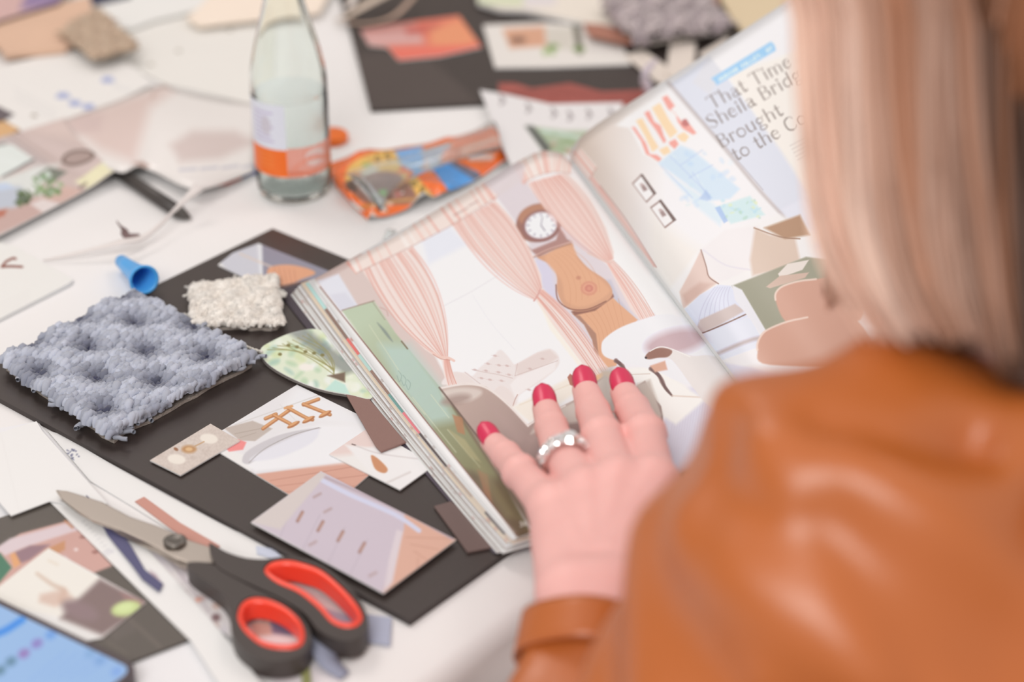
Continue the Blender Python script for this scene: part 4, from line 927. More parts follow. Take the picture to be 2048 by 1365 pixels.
slab('navy_paper_strip', [(172, 990), (183, 1000), (232, 1055), (262, 1092), (290, 1140), (326, 1168), (318, 1184), (284, 1158), (262, 1128), (215, 1070)], .0046, .0051, mat('navy_paper', (88, 84, 116), .6),
     label='narrow navy paper strip under the scissor blade', cat='paper')
slab('terracotta_paper_strip', [(270, 1003), (288, 994), (360, 1046), (440, 1092), (420, 1105), (345, 1060)], .0010, .0016, mat('terracotta_paper', (202, 142, 126), .6),
     label='long brownish pink paper strip beside the scissor blade', cat='paper')
def leafm(c):
    c.blots((133, 899, 158, 932), 26, [(120, 118, 140), (150, 146, 160), (98, 98, 122)], (1.5, 4), .8, 7, 1)
slab('paper_sheet', [(95, 862), (120, 868), (225, 930), (330, 990), (470, 1062), (560, 1100), (600, 1125), (540, 1130), (420, 1110), (260, 1010), (180, 962)], .0004, .0009, None, paint=leafm,
     label='white sheet with a small blue leaf print along the black board edge', cat='paper', group='white papers')
def scrap(c):
    c.speck(4, .2); c.blots((280, 1080, 470, 1280), 46, [(196, 176, 172), (226, 214, 210), (176, 150, 146), (214, 200, 204), (206, 160, 140)], (5, 16), .6, 9, 4)
    c.ell((398, 1200), 7, 5, (226, 150, 124), 0, 2); c.ell((432, 1236), 9, 8, (128, 96, 96), 0, 3); c.line([(330, 1110), (420, 1225)], 3, (180, 162, 164), 2)
slab('picture_cutting', [(268, 1075), (330, 1088), (395, 1118), (460, 1200), (470, 1280), (440, 1262), (330, 1138)], .0022, .0029, None, paint=scrap, base=(222, 208, 204), rough=.35,
     label='pale patterned cutting under the scissor handles', cat='picture', group='cut-out pictures')
def interior(c):
    c.poly([(560, 1150), (720, 1240), (690, 1280), (590, 1220)], (226, 212, 208), 3); c.line([(600, 1198), (660, 1225)], 2, (190, 176, 176), 1.5); c.line([(640, 1190), (690, 1225)], 2, (200, 186, 184), 1.5)
    c.poly([(640, 1215), (720, 1238), (700, 1262), (630, 1250)], (176, 168, 182), 3); c.blots((490, 1225, 600, 1250), 14, [(120, 110, 130), (150, 140, 160), (96, 90, 110)], (5, 14), .8, 14, 3)
    c.poly([(500, 1245), (540, 1240), (545, 1270), (510, 1275)], (208, 176, 160), 3); c.poly([(540, 1238), (600, 1250), (600, 1275), (545, 1268)], (126, 118, 140), 3)
    c.poly([(500, 1280), (620, 1272), (620, 1320), (500, 1320)], (236, 224, 220), 3)
slab('picture_cutting', [(540, 1130), (735, 1240), (760, 1262), (640, 1330), (470, 1318), (462, 1228)], .0004, .0010, None, paint=interior, base=(228, 216, 212), rough=.35,
     label='lilac interior cutting seen through the scissor handle loops', cat='picture', group='cut-out pictures')
slab('blue_swatch', [(726, 1228), (783, 1236), (780, 1290), (700, 1276)], .0012, .0022, mat('blue_grey_swatch', (178, 176, 192), .8, bump=.3, bscale=900), label='pale blue grey fabric swatch right of the scissor handles', cat='swatch', group='blue grey swatches')
band([(612, 1268), (640, 1290), (658, 1325), (690, 1352)], [.004, .006, .004, .002], [26, 40, 34, 22], 'blue_ribbon_scrap', mat('slate_ribbon', (150, 148, 164), .8, bump=.3), 'crumpled slate blue scrap below the scissor loops', 'swatch')
slab('olive_swatch', [(600, 1318), (618, 1318), (624, 1380), (606, 1384)], .0014, .0022, mat('olive_swatch', (150, 146, 92), .7), label='narrow olive green scrap below the thumb loop of the scissors', cat='swatch')
slab('paper_sheet', [(520, 1300), (600, 1312), (665, 1335), (700, 1400), (560, 1400)], .0004, .0008, mat('white_paper_c', (232, 216, 214), .7), label='white scrap under the olive green scrap at the bottom', cat='paper', group='white papers')
slab('blue_grey_scrap', [(512, 1092), (545, 1098), (562, 1112), (556, 1120), (514, 1108)], .0012, .0016, mat('blue_grey_scrap', (206, 204, 216), .8), label='tiny pale blue scrap by the scissor handle and black board', cat='swatch')

# phone, screen glowing
ph = empty('phone', W(120, 1340, .0036), 'smartphone with a bright blue screen and dark frame, bottom left', 'phone')
Z1 = .0115
def phone_outline(m, z):
    c0 = W(286, 1336, z)[:2]; e = W(0, 1189, z)[:2] - W(262, 1314, z)[:2]; e /= np.linalg.norm(e); g = np.array([e[1], -e[0]]); g = g if g[1] < 0 else -g
    c0 = c0 - g * 0; L_p, W_p, r = .150, .073, .009 - m; out = []
    for (a, b, t0) in ((L_p - m, m, 0), (m, m, 90), (m, W_p - m, 180), (L_p - m, W_p - m, 270)):
        ca, cb = (a - r if a > .07 else a + r), (b + r if b < .03 else b - r)
        for k in range(7):
            t = math.radians(t0 + 90 * k / 6); x, y = ca + r * math.cos(t), cb - r * math.sin(t)
            q = c0 + e * x + g * y; X, Y = proj(np.array([q[0], q[1], TZ + z])); out.append((float(X), float(Y)))
    return out
slab('phone_body', phone_outline(0, Z1), .0036, Z1, mat('phone_case', (72, 58, 62), .35), ph, bev=.0018)
def screen(c):
    c.I[:] = (166, 194, 236)
    c.line([(-20, 1272), (10, 1262), (45, 1240)], 14, (62, 150, 236), 3); c.line([(-20, 1280), (40, 1243)], 6, (50, 140, 230), 2)
    for p, cc in (((102, 1270), (110, 160, 226)), ((74, 1288), (150, 120, 190)), ((48, 1308), (160, 110, 176)), ((22, 1324), (90, 130, 150)), ((0, 1342), (80, 124, 140)), ((200, 1322), (130, 168, 216)), ((180, 1308), (140, 176, 216)), ((233, 1344), (136, 172, 232))): c.ell(p, 12, 9, cc, -30, 4, .8)
    for k in range(5): c.line([(60 + k * 26, 1362 - k * 2), (130 + k * 24, 1305 + k * 3)], 3, (150, 182, 230), 4, .6)
scr = slab('screen', phone_outline(.0035, Z1 + .0003), Z1, Z1 + .0003, None, ph, paint=screen, rough=.15)
sm = scr.data.materials[0]; nt = sm.node_tree; b_ = nt.nodes['Principled BSDF']; ti = [n for n in nt.nodes if n.type == 'TEX_IMAGE'][0]
nt.links.new(ti.outputs['Color'], b_.inputs['Emission Color']); b_.inputs['Emission Strength'].default_value = .78
dk_ = nt.nodes.new('ShaderNodeRGB'); dk_.outputs[0].default_value = (.03, .03, .035, 1); nt.links.new(dk_.outputs[0], b_.inputs['Base Color'])

# scissors
sc = empty('scissors', W(351, 1086, .005), 'closed scissors with steel blades and black handles lined in red', 'scissors')
steel = mat('scissor_steel', (.62, .56, .50), .28, 1.0, raw=True)
hb = mat('handle_black', (68, 58, 54), .42, bump=.08, bscale=1500); hr = mat('handle_red', (252, 72, 48), .4, coat=.2)
slab('blade', [(116, 984), (150, 1012), (240, 1068), (310, 1100), (356, 1128), (395, 1140), (430, 1150), (440, 1120), (360, 1082), (240, 1040), (160, 1000)], .0052, .0072, steel, sc, bev=.0004)
slab('blade', [(111, 979), (135, 982), (168, 992), (205, 1004), (262, 1034), (310, 1050), (345, 1064), (372, 1078), (420, 1094), (432, 1126), (372, 1124), (352, 1117), (300, 1088), (240, 1060), (185, 1040), (150, 1018), (122, 996)], .0074, .0096, steel, sc, bev=.0007)
pc = W(350, 1086, .0096)
lathe('pivot_screw', [(.0001, .0002), (.0058, .0002), (.0058, .0016), (.0040, .0026), (.0036, .0022), (.0001, .0024)], pc, mat('pivot_metal', (118, 108, 100), .35, .6), sc, 32)
H1 = [(418, 1088), (428, 1090), (452, 1104), (490, 1116), (528, 1119), (556, 1115), (592, 1114), (636, 1126), (676, 1152), (712, 1190), (732, 1224), (736, 1252), (722, 1274), (696, 1282), (664, 1276), (634, 1258), (608, 1226), (560, 1196), (508, 1172), (462, 1150), (434, 1132), (424, 1112)]
L1 = [(528, 1142), (540, 1124), (572, 1118), (606, 1124), (646, 1140), (690, 1178), (718, 1212), (726, 1236), (712, 1252), (686, 1254), (660, 1242), (634, 1214), (596, 1184), (552, 1164)]
O1 = [(552, 1156), (566, 1153), (590, 1157), (624, 1172), (662, 1196), (692, 1222), (704, 1238), (696, 1246), (676, 1246), (652, 1228), (624, 1200), (586, 1176), (560, 1164)]
H2 = [(374, 1128), (400, 1124), (432, 1132), (470, 1156), (512, 1178), (560, 1200), (596, 1226), (618, 1256), (622, 1284), (608, 1308), (578, 1320), (540, 1322), (506, 1312), (474, 1286), (462, 1258), (460, 1222), (448, 1192), (420, 1168), (388, 1146)]
L2 = [(474, 1230), (482, 1206), (504, 1194), (536, 1196), (572, 1212), (600, 1238), (610, 1264), (606, 1286), (586, 1297), (552, 1297), (520, 1288), (494, 1268), (480, 1250)]
O2 = [(492, 1240), (498, 1230), (522, 1228), (552, 1238), (578, 1256), (588, 1272), (580, 1284), (560, 1288), (532, 1284), (508, 1272), (496, 1256)]
def inset(L, d):
    L = crom(L, 6); T = np.roll(L, -1, 0) - np.roll(L, 1, 0); T /= np.linalg.norm(T, axis=1, keepdims=True); N_ = np.stack([-T[:, 1], T[:, 0]], 1)
    a = .5 * np.sum(L[:, 0] * np.roll(L[:, 1], -1) - np.roll(L[:, 0], -1) * L[:, 1]); N_ = N_ if a > 0 else -N_
    return (L + N_ * d)[::6]
O1, O2 = inset(L1, 11), inset(L2, 11)
for nm, Hh, Ll, Oo, zz in (('loop_large', H1, L1, O1, .0012), ('loop_small', H2, L2, O2, .0006)):
    hd = slab('handle', Hh, .0016 + zz, .0125 + zz, hb, sc, holes=[L1 if nm == 'loop_large' else L2], smooth=True, bev=.0022)
    hd.modifiers['bevel'].segments = 4
    g = slab('finger_grip', Ll, .0020 + zz, .0133 + zz, hr, hd, holes=[Oo], smooth=True, bev=.0016); g.modifiers['bevel'].segments = 3
    hd['label'] = 'large black handle for the fingers' if nm == 'loop_large' else 'small black thumb handle'

# ================================================================ middle left
cap = empty('pen_cap', W(285, 560, .008), 'small light blue plastic cone cap lying open end towards the rug sample', 'cap')
a_, b_2 = W(244, 524, .0072), W(288, 560, .0136)
ax = b_2 - a_; L_ = np.linalg.norm(ax); axn = ax / L_; L_ *= 1.08
lathe('shell', [(.0001, 0), (.0030, .0003), (.0042, .0016), (.0050, L_ * .35), (.0066, L_ * .72), (.0086, L_ * .93), (.0096, L_), (.0086, L_ + .0004), (.0074, L_ - .001), (.0060, L_ * .6), (.004, L_ * .3), (.0001, L_ * .28)], a_ - axn * .003, mat('blue_plastic', (84, 170, 240), .35), cap, 40, tuple(axn))
ed = b_2
def whitecard(c):
    c.speck(.6, .3)
    c.line([(4, 534), (12, 524), (26, 517), (31, 518)], 5, (142, 84, 72), 1); c.line([(4, 534), (20, 533), (44, 534)], 5, (142, 84, 72), 1)
    for k in range(5): c.line([(-10, 610 + 6 * k), (60, 580 + 6 * k)], 1, (226, 214, 208), 1, .5)
slab('note_card', [(-60, 470), (28, 492), (147, 560), (138, 567), (0, 637), (-60, 664)], .0003, .0026, None, paint=whitecard, base=(238, 228, 220), side=mat('card_white_edge', (226, 216, 210), .7),
     label='thick white card with a brown twine tick at the left frame edge', cat='card', group='white cards')
# torn strip of paper, half lifted
mb_strip = band([(86, 521), (150, 508), (215, 492), (245, 484), (285, 476), (318, 452), (345, 425), (372, 398), (400, 372)], [.002, .006, .010, .012, .010, .012, .014, .018, .022], [4, 10, 14, 20, 14, 10, 8, 14, 30], 'torn_paper_strip',
     mat('torn_paper', (230, 214, 206), .7), 'thin curling torn paper strip lying across the pen tip', 'paper', roll=[.9, .7, .5, .3, .6, .8, .9, .6, .3])
band([(234, 443), (246, 460), (256, 472), (280, 470)], [.022, .014, .010, .008], [6, 18, 20, 8], 'brown_paper_scrap', mat('brown_scrap', (132, 104, 100), .6), 'small brown torn scrap standing up from the thin paper strip', 'paper', roll=[.9, .7, .5, .4])
pen = empty('black_pen', W(310, 395, .004), 'black pen lying under the interior page, tip toward the magazine', 'pen')
pa, pb = W(226, 338, .0045), W(358, 424, .0045); tip = W(382, 437, .0022)
v, f = tube([pa, pa * .5 + pb * .5, pb], [.0042, .0046, .0046], 20); mk('barrel', v, f, mat('pen_black', (70, 62, 58), .4), pen, smooth=True)
v, f = tube([pb, pb * .5 + tip * .5, tip], [.0044, .0030, .0006], 20); mk('tip', v, f, mat('pen_tip', (84, 76, 70), .35), pen, smooth=True)
# interior page with mirror and plants
PN = W(244, 346, .008)
def room(c):
    c.I[:] = (208, 182, 174)
    c.poly([(130, 240), (250, 290), (275, 330), (230, 350), (160, 345), (40, 280)], (214, 188, 180), 10); c.poly([(45, 262), (130, 238), (300, 160), (350, 185), (280, 300), (180, 290)], (224, 196, 186), 10)
    c.poly([(-40, 280), (18, 268), (100, 325), (85, 345), (40, 330), (-40, 300)], (204, 184, 178), 3); c.line([(15, 270), (95, 328)], 3, (180, 152, 146), 1.5); c.line([(30, 268), (110, 322)], 2, (186, 160, 152), 1.5)
    c.poly([(-60, 290), (25, 290), (68, 320), (5, 354), (-60, 370)], (232, 230, 222), 1.5); c.line([(5, 354), (68, 321)], 4, (92, 86, 84), 1.2); c.line([(-40, 300), (10, 288)], 3, (110, 104, 100), 1.5)
    c.poly([(-40, 372), (70, 335), (120, 330), (90, 360), (60, 400), (-40, 400)], (228, 222, 214), 5)
    c.ell((157, 320), 34, 15, (116, 92, 82), -6, 2); c.ell((157, 320), 28, 10.5, (178, 150, 142), -6, 1.5)
    c.poly([(70, 353), (98, 336), (136, 346), (108, 365)], (126, 124, 112), 2); c.poly([(74, 354), (98, 342), (104, 355), (85, 364)], (206, 212, 196), 2)
    c.poly([(150, 366), (225, 322), (275, 325), (240, 345), (175, 380)], (240, 226, 186), 3); c.poly([(205, 335), (245, 315), (278, 322), (252, 342)], (232, 230, 226), 3)
    c.poly([(100, 392), (130, 372), (180, 385), (110, 420), (70, 430), (60, 400)], (214, 176, 162), 3); c.poly([(-60, 450), (60, 400), (125, 405), (60, 440), (-60, 490)], (204, 168, 158), 3); c.poly([(60, 408), (85, 398), (122, 408), (90, 428)], (232, 212, 206), 2)
    c.poly([(-20, 378), (40, 372), (60, 395), (30, 415), (-20, 420)], (196, 196, 204), 5); c.poly([(-20, 425), (15, 418), (8, 432), (-20, 440)], (190, 110, 88), 3)
    c.poly([(-20, 368), (15, 366), (30, 376), (0, 382)], (200, 208, 226), 3)
    c.blots((35, 380, 62, 410), 22, [(74, 88, 52), (96, 110, 70), (58, 72, 44)], (3, 8), .85, 5, 1.5); c.blots((68, 352, 128, 392), 34, [(116, 148, 90), (146, 170, 116), (222, 222, 208), (96, 128, 76)], (3, 8), .8, 6, 1.5)
    c.line([(92, 385), (110, 352)], 2, (110, 140, 84)); c.line([(160, 378), (172, 370)], 4, (110, 88, 80), 2)
slab('magazine_page', [(-60, 292), (45, 262), (130, 236), (250, 262), (276, 327), (258, 337), (240, 346), (215, 359), (190, 372), (150, 392), (100, 418), (50, 444), (0, 470), (-60, 498)], .0060, .0066, None, paint=room, rough=.3, warp=lambda x, y: .0040 * math.exp(-((x - PN[0]) ** 2 + (y - PN[1]) ** 2) / .022 ** 2),
     label='glossy interior page with round mirror and plants, left frame edge', cat='page', group='torn magazine pages')
# curled bright page beside the bottle
def pagec(c):
    c.I[:] = (240, 226, 218)
    c.poly([(120, 240), (240, 200), (330, 172), (352, 178), (300, 215), (270, 325), (200, 300)], (226, 196, 186), 14, .9); c.poly([(130, 245), (170, 225), (210, 228), (200, 262), (150, 270)], (218, 188, 180), 8, .8)
    c.line([(305, 195), (312, 178), (345, 172)], 4, (196, 160, 148), 2, .8)
    c.poly([(340, 290), (385, 262), (470, 262), (515, 285), (440, 318), (360, 325)], (216, 192, 184), 10, .9)
    for k in range(4): c.line([(360 + 42 * k, 340 - 2 * k), (392 + 42 * k, 338 - 3 * k)], 5, (192, 184, 192), 2.5, .8)
    c.poly([(265, 325), (285, 322), (300, 332), (285, 340)], (190, 160, 148), 3)
CG = []
for v_ in np.linspace(0, 1, 14):
    a = crom([W(128, 240, .0072), W(230, 203, .008), W(320, 170, .009), W(350, 178, .010), W(430, 195, .008), W(512, 208, .005)], 5, False)
    b = crom([W(180, 318, .0072), W(240, 345, .0115), W(275, 333, .0115), W(310, 345, .008), W(395, 379, .009), W(508, 343, .005)], 5, False)
    q = a * (1 - v_) + b * v_; q[:, 2] += .005 * math.sin(math.pi * v_) * np.sin(np.linspace(0, math.pi, len(q))); CG.append(q)
sheet('magazine_page', np.array(CG), None, .0003, paint=pagec, tex=(520, 300), rough=.25, label='bright curled glossy page leaning up left of the bottle', cat='page', group='torn magazine pages')
slab('flag_card', [(400, 372), (425, 362), (512, 330), (528, 345), (500, 352), (455, 372)], .0006, .0014, None, paint=lambda c: (c.poly([(400, 380), (440, 362), (486, 345), (486, 365), (450, 378)], (222, 92, 68), 2), c.poly([(482, 380), (486, 340), (530, 320), (540, 360)], (48, 76, 150), 2)), base=(222, 92, 68),
     label='red and blue card edge under the bright page beside the bottle', cat='card')

# ================================================================ back left
def handw(c):
    c.speck(1, .2)
    for (x, y, s) in ((216, 160, 1.0), (130, 192, 1.4), (150, 207, .9), (176, 214, .8)):
        for k in range(4): c.line([(x - 12 * s + 4 * k, y + 3), (x - 8 * s + 5 * k, y - 5), (x - 4 * s + 5 * k, y + 4)], 3, (128, 140, 196), 2, .7)
    for k in range(3): c.line([(30, 178 + 10 * k), (110, 220 + 10 * k)], 2, (222, 212, 206), 2.5, .8); c.line([(225, 165 + 3 * k), (260, 180 + 3 * k)], 2, (220, 212, 208), 2, .5)
slab('document', [(-60, 150), (0, 132), (132, 100), (245, 118), (308, 166), (230, 205), (150, 240), (45, 264), (4, 236), (-60, 200)], .0050, .0056, None, paint=handw, base=(238, 226, 218), rough=.6,
     label='white document with blue handwriting behind the glossy pages', cat='paper', group='back documents')
slab('document', [(190, 36), (310, 20), (420, 4), (540, 60), (540, 215), (430, 190), (330, 168), (250, 130)], .0006, .0014, mat('doc_paper', (236, 224, 214), .7), label='large blank white document left of the bottle neck', cat='paper', group='back documents')
for (x, y) in ((302, 130), (357, 103), (68, 232), (460, 62)):
    p_ = W(x, y, .0016 if x > 100 else .006)
    v_, f_ = tube([p_ - [.002, 0, 0], p_ + [0, 0, .0008], p_ + [.0022, .0006, 0]], [.0008, .0014, .0008], 8)
    tag(mk('crumb', v_, f_, mat('crumb', (196, 182, 168), .8), smooth=True), 'small beige crumb of cut yarn on the white paper %s' % {302: 'nearest the tan swatch', 357: 'midway between tan swatch and bottle', 68: 'on the handwritten document', 460: 'close to the bottle neck'}[x], 'scrap', 'yarn crumbs')
slab('document', [(180, 12), (265, -30), (450, -60), (425, 12), (310, 38), (262, 56), (210, 50)], .0030, .0050, mat('doc_paper_b', (238, 228, 220), .7), label='stack of white papers at the top edge of the frame', cat='paper', group='back documents', side=None)
slab('peach_card', [(372, 34), (398, 14), (470, -70), (700, -90), (640, 22), (398, 50)], .0050, .0080, mat('peach_card', (252, 226, 206), .6), label='peach card at the top edge behind the bottle', cat='card', bev=.0008)
slab('kraft_card', [(-60, 70), (0, 44), (112, 8), (178, -10), (184, 14), (200, 50), (130, 96), (10, 108), (-4, 88)], .0062, .0110, mat('kraft_card', (224, 180, 152), .7, var=.08), label='tan kraft card partly under the beige pile swatch', cat='card', bev=.0008)
slab('purple_photo', [(-60, -60), (150, -60), (118, 4), (60, 22), (0, 41), (-60, 62)], .0112, .0140, None, paint=lambda c: (c.poly([(40, 20), (60, -30), (140, -40), (115, 10)], (150, 122, 158), 6), c.speck(3, .2)), base=(216, 172, 164), side=mat('dark_edge', (90, 66, 60), .6),
     label='pink and purple photo at the top left corner', cat='picture')
slab('navy_card', [(176, -20), (270, -50), (262, -6), (186, 12)], .0052, .0060, mat('navy_card', (56, 54, 78), .6), label='navy card corner behind the kraft card', cat='card')
slab('dark_scrap', [(-60, 200), (0, 214), (28, 228), (0, 242), (-60, 250)], .0060, .0066, mat('dark_scrap', (104, 90, 92), .6), label='dark scrap beside the handwritten document at the left frame edge', cat='paper')
slab('ochre_card', [(-60, 230), (0, 238), (40, 258), (20, 270), (-60, 300)], .0052, .0058, mat('ochre_card', (220, 170, 120), .6), label='ochre card corner under the interior page', cat='card')
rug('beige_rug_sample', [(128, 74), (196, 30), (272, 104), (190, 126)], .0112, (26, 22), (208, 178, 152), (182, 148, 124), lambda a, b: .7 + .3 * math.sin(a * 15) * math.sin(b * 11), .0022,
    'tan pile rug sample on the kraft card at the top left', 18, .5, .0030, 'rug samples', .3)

# ================================================================ bottle
bt = empty('water_bottle', W(590, 380, 0), 'clear glass water bottle with an orange and white label', 'bottle')
BC = W(590, 380, 0)
gm = bpy.data.materials.new('bottle_glass'); gm.use_nodes = True; b_ = gm.node_tree.nodes['Principled BSDF']
for k_, v_ in (('Base Color', (.945, .985, .962, 1)), ('Roughness', 0.0), ('IOR', 1.28), ('Transmission Weight', 1.0)): b_.inputs[k_].default_value = v_
wm = bpy.data.materials.new('water'); wm.use_nodes = True; b_ = wm.node_tree.nodes['Principled BSDF']
for k_, v_ in (('Base Color', (.93, .965, .985, 1)), ('Roughness', 0.0), ('IOR', 1.04), ('Transmission Weight', 1.0)): b_.inputs[k_].default_value = v_
R0 = .0258
outer = [(.0001, .0018), (.014, .0014), (.0205, .0002), (.0236, .0010), (.0252, .0036), (R0, .0075), (R0, .084), (.0250, .092), (.0228, .103), (.0196, .116), (.0162, .128), (.0134, .139), (.0122, .150), (.0118, .170), (.0120, .182), (.0136, .184), (.0136, .190), (.0118, .192)]
inner = [(.0104, .192), (.0104, .170), (.0108, .150), (.0120, .139), (.0148, .128), (.0182, .116), (.0214, .103), (.0235, .092), (.0243, .084), (.0243, .0085), (.0228, .0052), (.0190, .0040), (.0001, .0052)]
lathe('glass', outer + inner, BC, gm, bt, 72)
WL = .074
lathe('water', [(.0001, .0053), (.0190, .0041), (.0227, .0053), (.0244, .0086), (.0244, WL), (.0237, WL - .0006), (.0001, WL - .0008)], BC, wm, bt, 72)
def label_im(name, rows):
    X, Y = np.meshgrid(np.linspace(0, 600, 600), np.linspace(0, 200, 200)); c = Canvas(X, Y, (232, 226, 234)); rows(c); return print_mat(name, c.image(name), .4)
def lab(c):
    c.poly([(0, 0), (600, 0), (600, 76), (0, 76)], (252, 112, 28), 1.5)
    for k in range(4): c.line([(300, 62 - 12 * k), (470, 62 - 12 * k)], 3, (255, 150, 80), 1, .7)
    for k in range(7): c.line([(240, 98 + 13 * k), (480 - 30 * (k % 3), 98 + 13 * k)], 5, (196, 176, 204), 2, .8)
    c.ell((400, 140), 60, 26, (210, 196, 200), 0, 4, .7)
def lab2(c):
    c.I[:] = (250, 140, 112); c.ell((300, 120), 120, 60, (250, 196, 186), 0, 5); c.line([(60, 60), (250, 120), (540, 70)], 30, (252, 120, 80), 4); c.poly([(0, 0), (600, 0), (600, 40), (0, 40)], (250, 110, 60), 5)
lm = label_im('bottle_label', lab); lm2 = label_im('bottle_back_label', lab2)
def arc_label(name, a0, a1, z0, z1, r, m_=None):
    n = 40; V, F, UV = [], [], []
    for k in range(n + 1):
        a = a0 + (a1 - a0) * k / n
        for z, v_ in ((z0, 0), (z1, 1)): V.append((BC[0] + r * math.cos(a), BC[1] + r * math.sin(a), BC[2] + z)); UV.append((k / n, v_))
    for k in range(n): F.append([2 * k, 2 * k + 2, 2 * k + 3, 2 * k + 1])
    return mk(name, V, F, m_ or lm, bt, np.array(UV), True)
arc_label('label', math.radians(-185), math.radians(-92), .0215, .074, R0 + .0003)
b_ = lm2.node_tree.nodes['Principled BSDF']; b_.inputs['Alpha'].default_value = .72
arc_label('label_overlap', math.radians(-92), math.radians(-4), .0215, .043, R0 + .0003, lm2)['label'] = 'see-through pink end of the label'
lathe('orange_cap', [(.0001, 0), (.0105, 0), (.0118, .001), (.0118, .0052), (.0105, .0064), (.0001, .0064)], W(664, 282, .0), mat('orange_plastic', (252, 116, 32), .4), None, 40)
tag(bpy.data.objects['orange_cap'], 'round flat orange cap just right of the bottle', 'cap')

# ================================================================ sweets packet
def packet(c):
    c.I[:] = (250, 112, 40)
    c.poly([(785, 302), (845, 292), (850, 330), (830, 345), (800, 330)], (120, 170, 220), 3); c.poly([(840, 300), (900, 285), (910, 330), (860, 345)], (170, 184, 206), 5, .9)
    c.poly([(690, 360), (700, 330), (740, 308), (785, 302), (800, 330), (790, 345), (720, 345), (705, 365)], (240, 184, 92), 2, smooth=True); c.poly([(795, 345), (830, 350), (870, 395), (850, 405), (810, 380)], (240, 184, 92), 2)
    c.poly([(700, 372), (735, 345), (800, 350), (835, 400), (790, 410), (730, 405)], (150, 104, 88), 3, smooth=True); c.poly([(690, 365), (720, 352), (710, 385), (695, 380)], (84, 56, 48), 3)
    c.poly([(705, 360), (725, 355), (770, 405), (775, 425), (760, 420)], (222, 212, 206), 3); c.ell((770, 385), 14, 6, (140, 180, 96), 0, 2); c.ell((795, 388), 10, 7, (200, 120, 110), 0, 2); c.poly([(715, 345), (745, 330), (760, 340), (730, 352)], (230, 220, 200), 3); c.ell((735, 330), 12, 4, (150, 170, 90), 0, 2)
    for x, y, k in ((815, 355, 0), (828, 368, 1), (845, 388, 2), (775, 312, 3), (755, 318, 4), (845, 378, 5)): c.ell((x, y), 7, 5, (120, 92, 40), 20 * k, 1.5); c.ell((x, y), 3, 2, (240, 184, 92), 20 * k, 1)
    c.poly([(860, 333), (900, 320), (958, 345), (962, 360), (930, 372), (900, 388), (890, 372)], (80, 150, 214), 2); c.poly([(905, 318), (965, 352), (955, 364), (895, 325)], (120, 84, 80), 2, .7)
    c.poly([(890, 300), (990, 270), (1000, 300), (930, 320), (880, 320)], (246, 134, 92), 4); c.line([(925, 300), (990, 278)], 7, (252, 190, 160), 2); c.poly([(930, 305), (990, 310), (985, 320), (940, 322)], (240, 206, 196), 3); c.line([(700, 420), (790, 402), (860, 398)], 6, (236, 170, 90), 3, .8)
    c.poly([(735, 440), (745, 420), (758, 440)], (240, 200, 190), 3); c.line([(700, 345), (770, 325), (830, 330), (905, 320)], 5, (240, 228, 218), 3, .7)
pk = [(664, 325), (725, 308), (840, 290), (920, 272), (998, 250), (1006, 290), (1016, 326), (960, 360), (890, 395), (810, 425), (738, 441), (708, 405), (668, 365)]
pv = slab('sweets_packet', pk, .0012, .0016, None, paint=packet, rough=.3, res=2600, label='crinkled orange sweets packet with blue and yellow print, right of the bottle', cat='packet', coat=.3)
bpy.data.objects.remove(pv)
def pgrid():
    A = crom([W(664, 325, .002), W(725, 308, .004), W(840, 290, .006), W(920, 272, .006), W(998, 250, .003)], 8, False)
    B = crom([W(666, 365, .001), W(700, 385, .003), W(850, 355, .005), W(930, 340, .005), W(1006, 290, .002)], 8, False)
    D_ = crom([W(735, 441, .001), W(760, 437, .002), W(830, 416, .003), W(910, 385, .003), W(1016, 326, .001)], 8, False)
    G = quad_rows(A, B, D_, 26); rg = np.random.RandomState(2)
    for _ in range(26):
        i, j = rg.randint(0, G.shape[0]), rg.randint(0, G.shape[1]); a = rg.rand() * 3.1; yy, xx = np.mgrid[:G.shape[0], :G.shape[1]]
        d = (yy - i) * math.cos(a) + (xx - j) * math.sin(a); e = -(yy - i) * math.sin(a) + (xx - j) * math.cos(a)
        G[..., 2] += .0035 * np.exp(-(d / 1.4) ** 2 - (e / 7) ** 2)
    return G
sheet('sweets_packet', pgrid(), None, .0006, paint=packet, tex=(900, 420), rough=.22, coat=.4, label='crinkled orange sweets packet with blue and yellow print, right of the bottle', cat='packet')
sheet('clear_wrapper', (lambda: (lambda A, B: quad_rows(A, A * .5 + B * .5 + [0, 0, .006], B, 9))(crom([W(690, 350, .015), W(780, 322, .019), W(900, 285, .017), W(985, 240, .013)], 5, False), crom([W(760, 425, .013), W(800, 370, .014), W(910, 322, .015), W(1004, 300, .013)], 5, False)))(),
      (lambda m_: m_)(mat('clear_film', (240, 236, 234), .12, coat=.5, Transmission_Weight=.92, IOR=1.12)), .0002, label='clear crinkled plastic wrapper over the orange packet', cat='wrapper')
band([(766, 490), (772, 478), (780, 464), (792, 462)], [.002, .004, .006, .003], [6, 14, 16, 8], 'clear_wrapper_twist', mat('clear_film_b', (244, 238, 234), .08, coat=.6, Transmission_Weight=.7, IOR=1.2), 'tiny shiny clear twist behind the magazine top edge', 'wrapper', roll=.7)

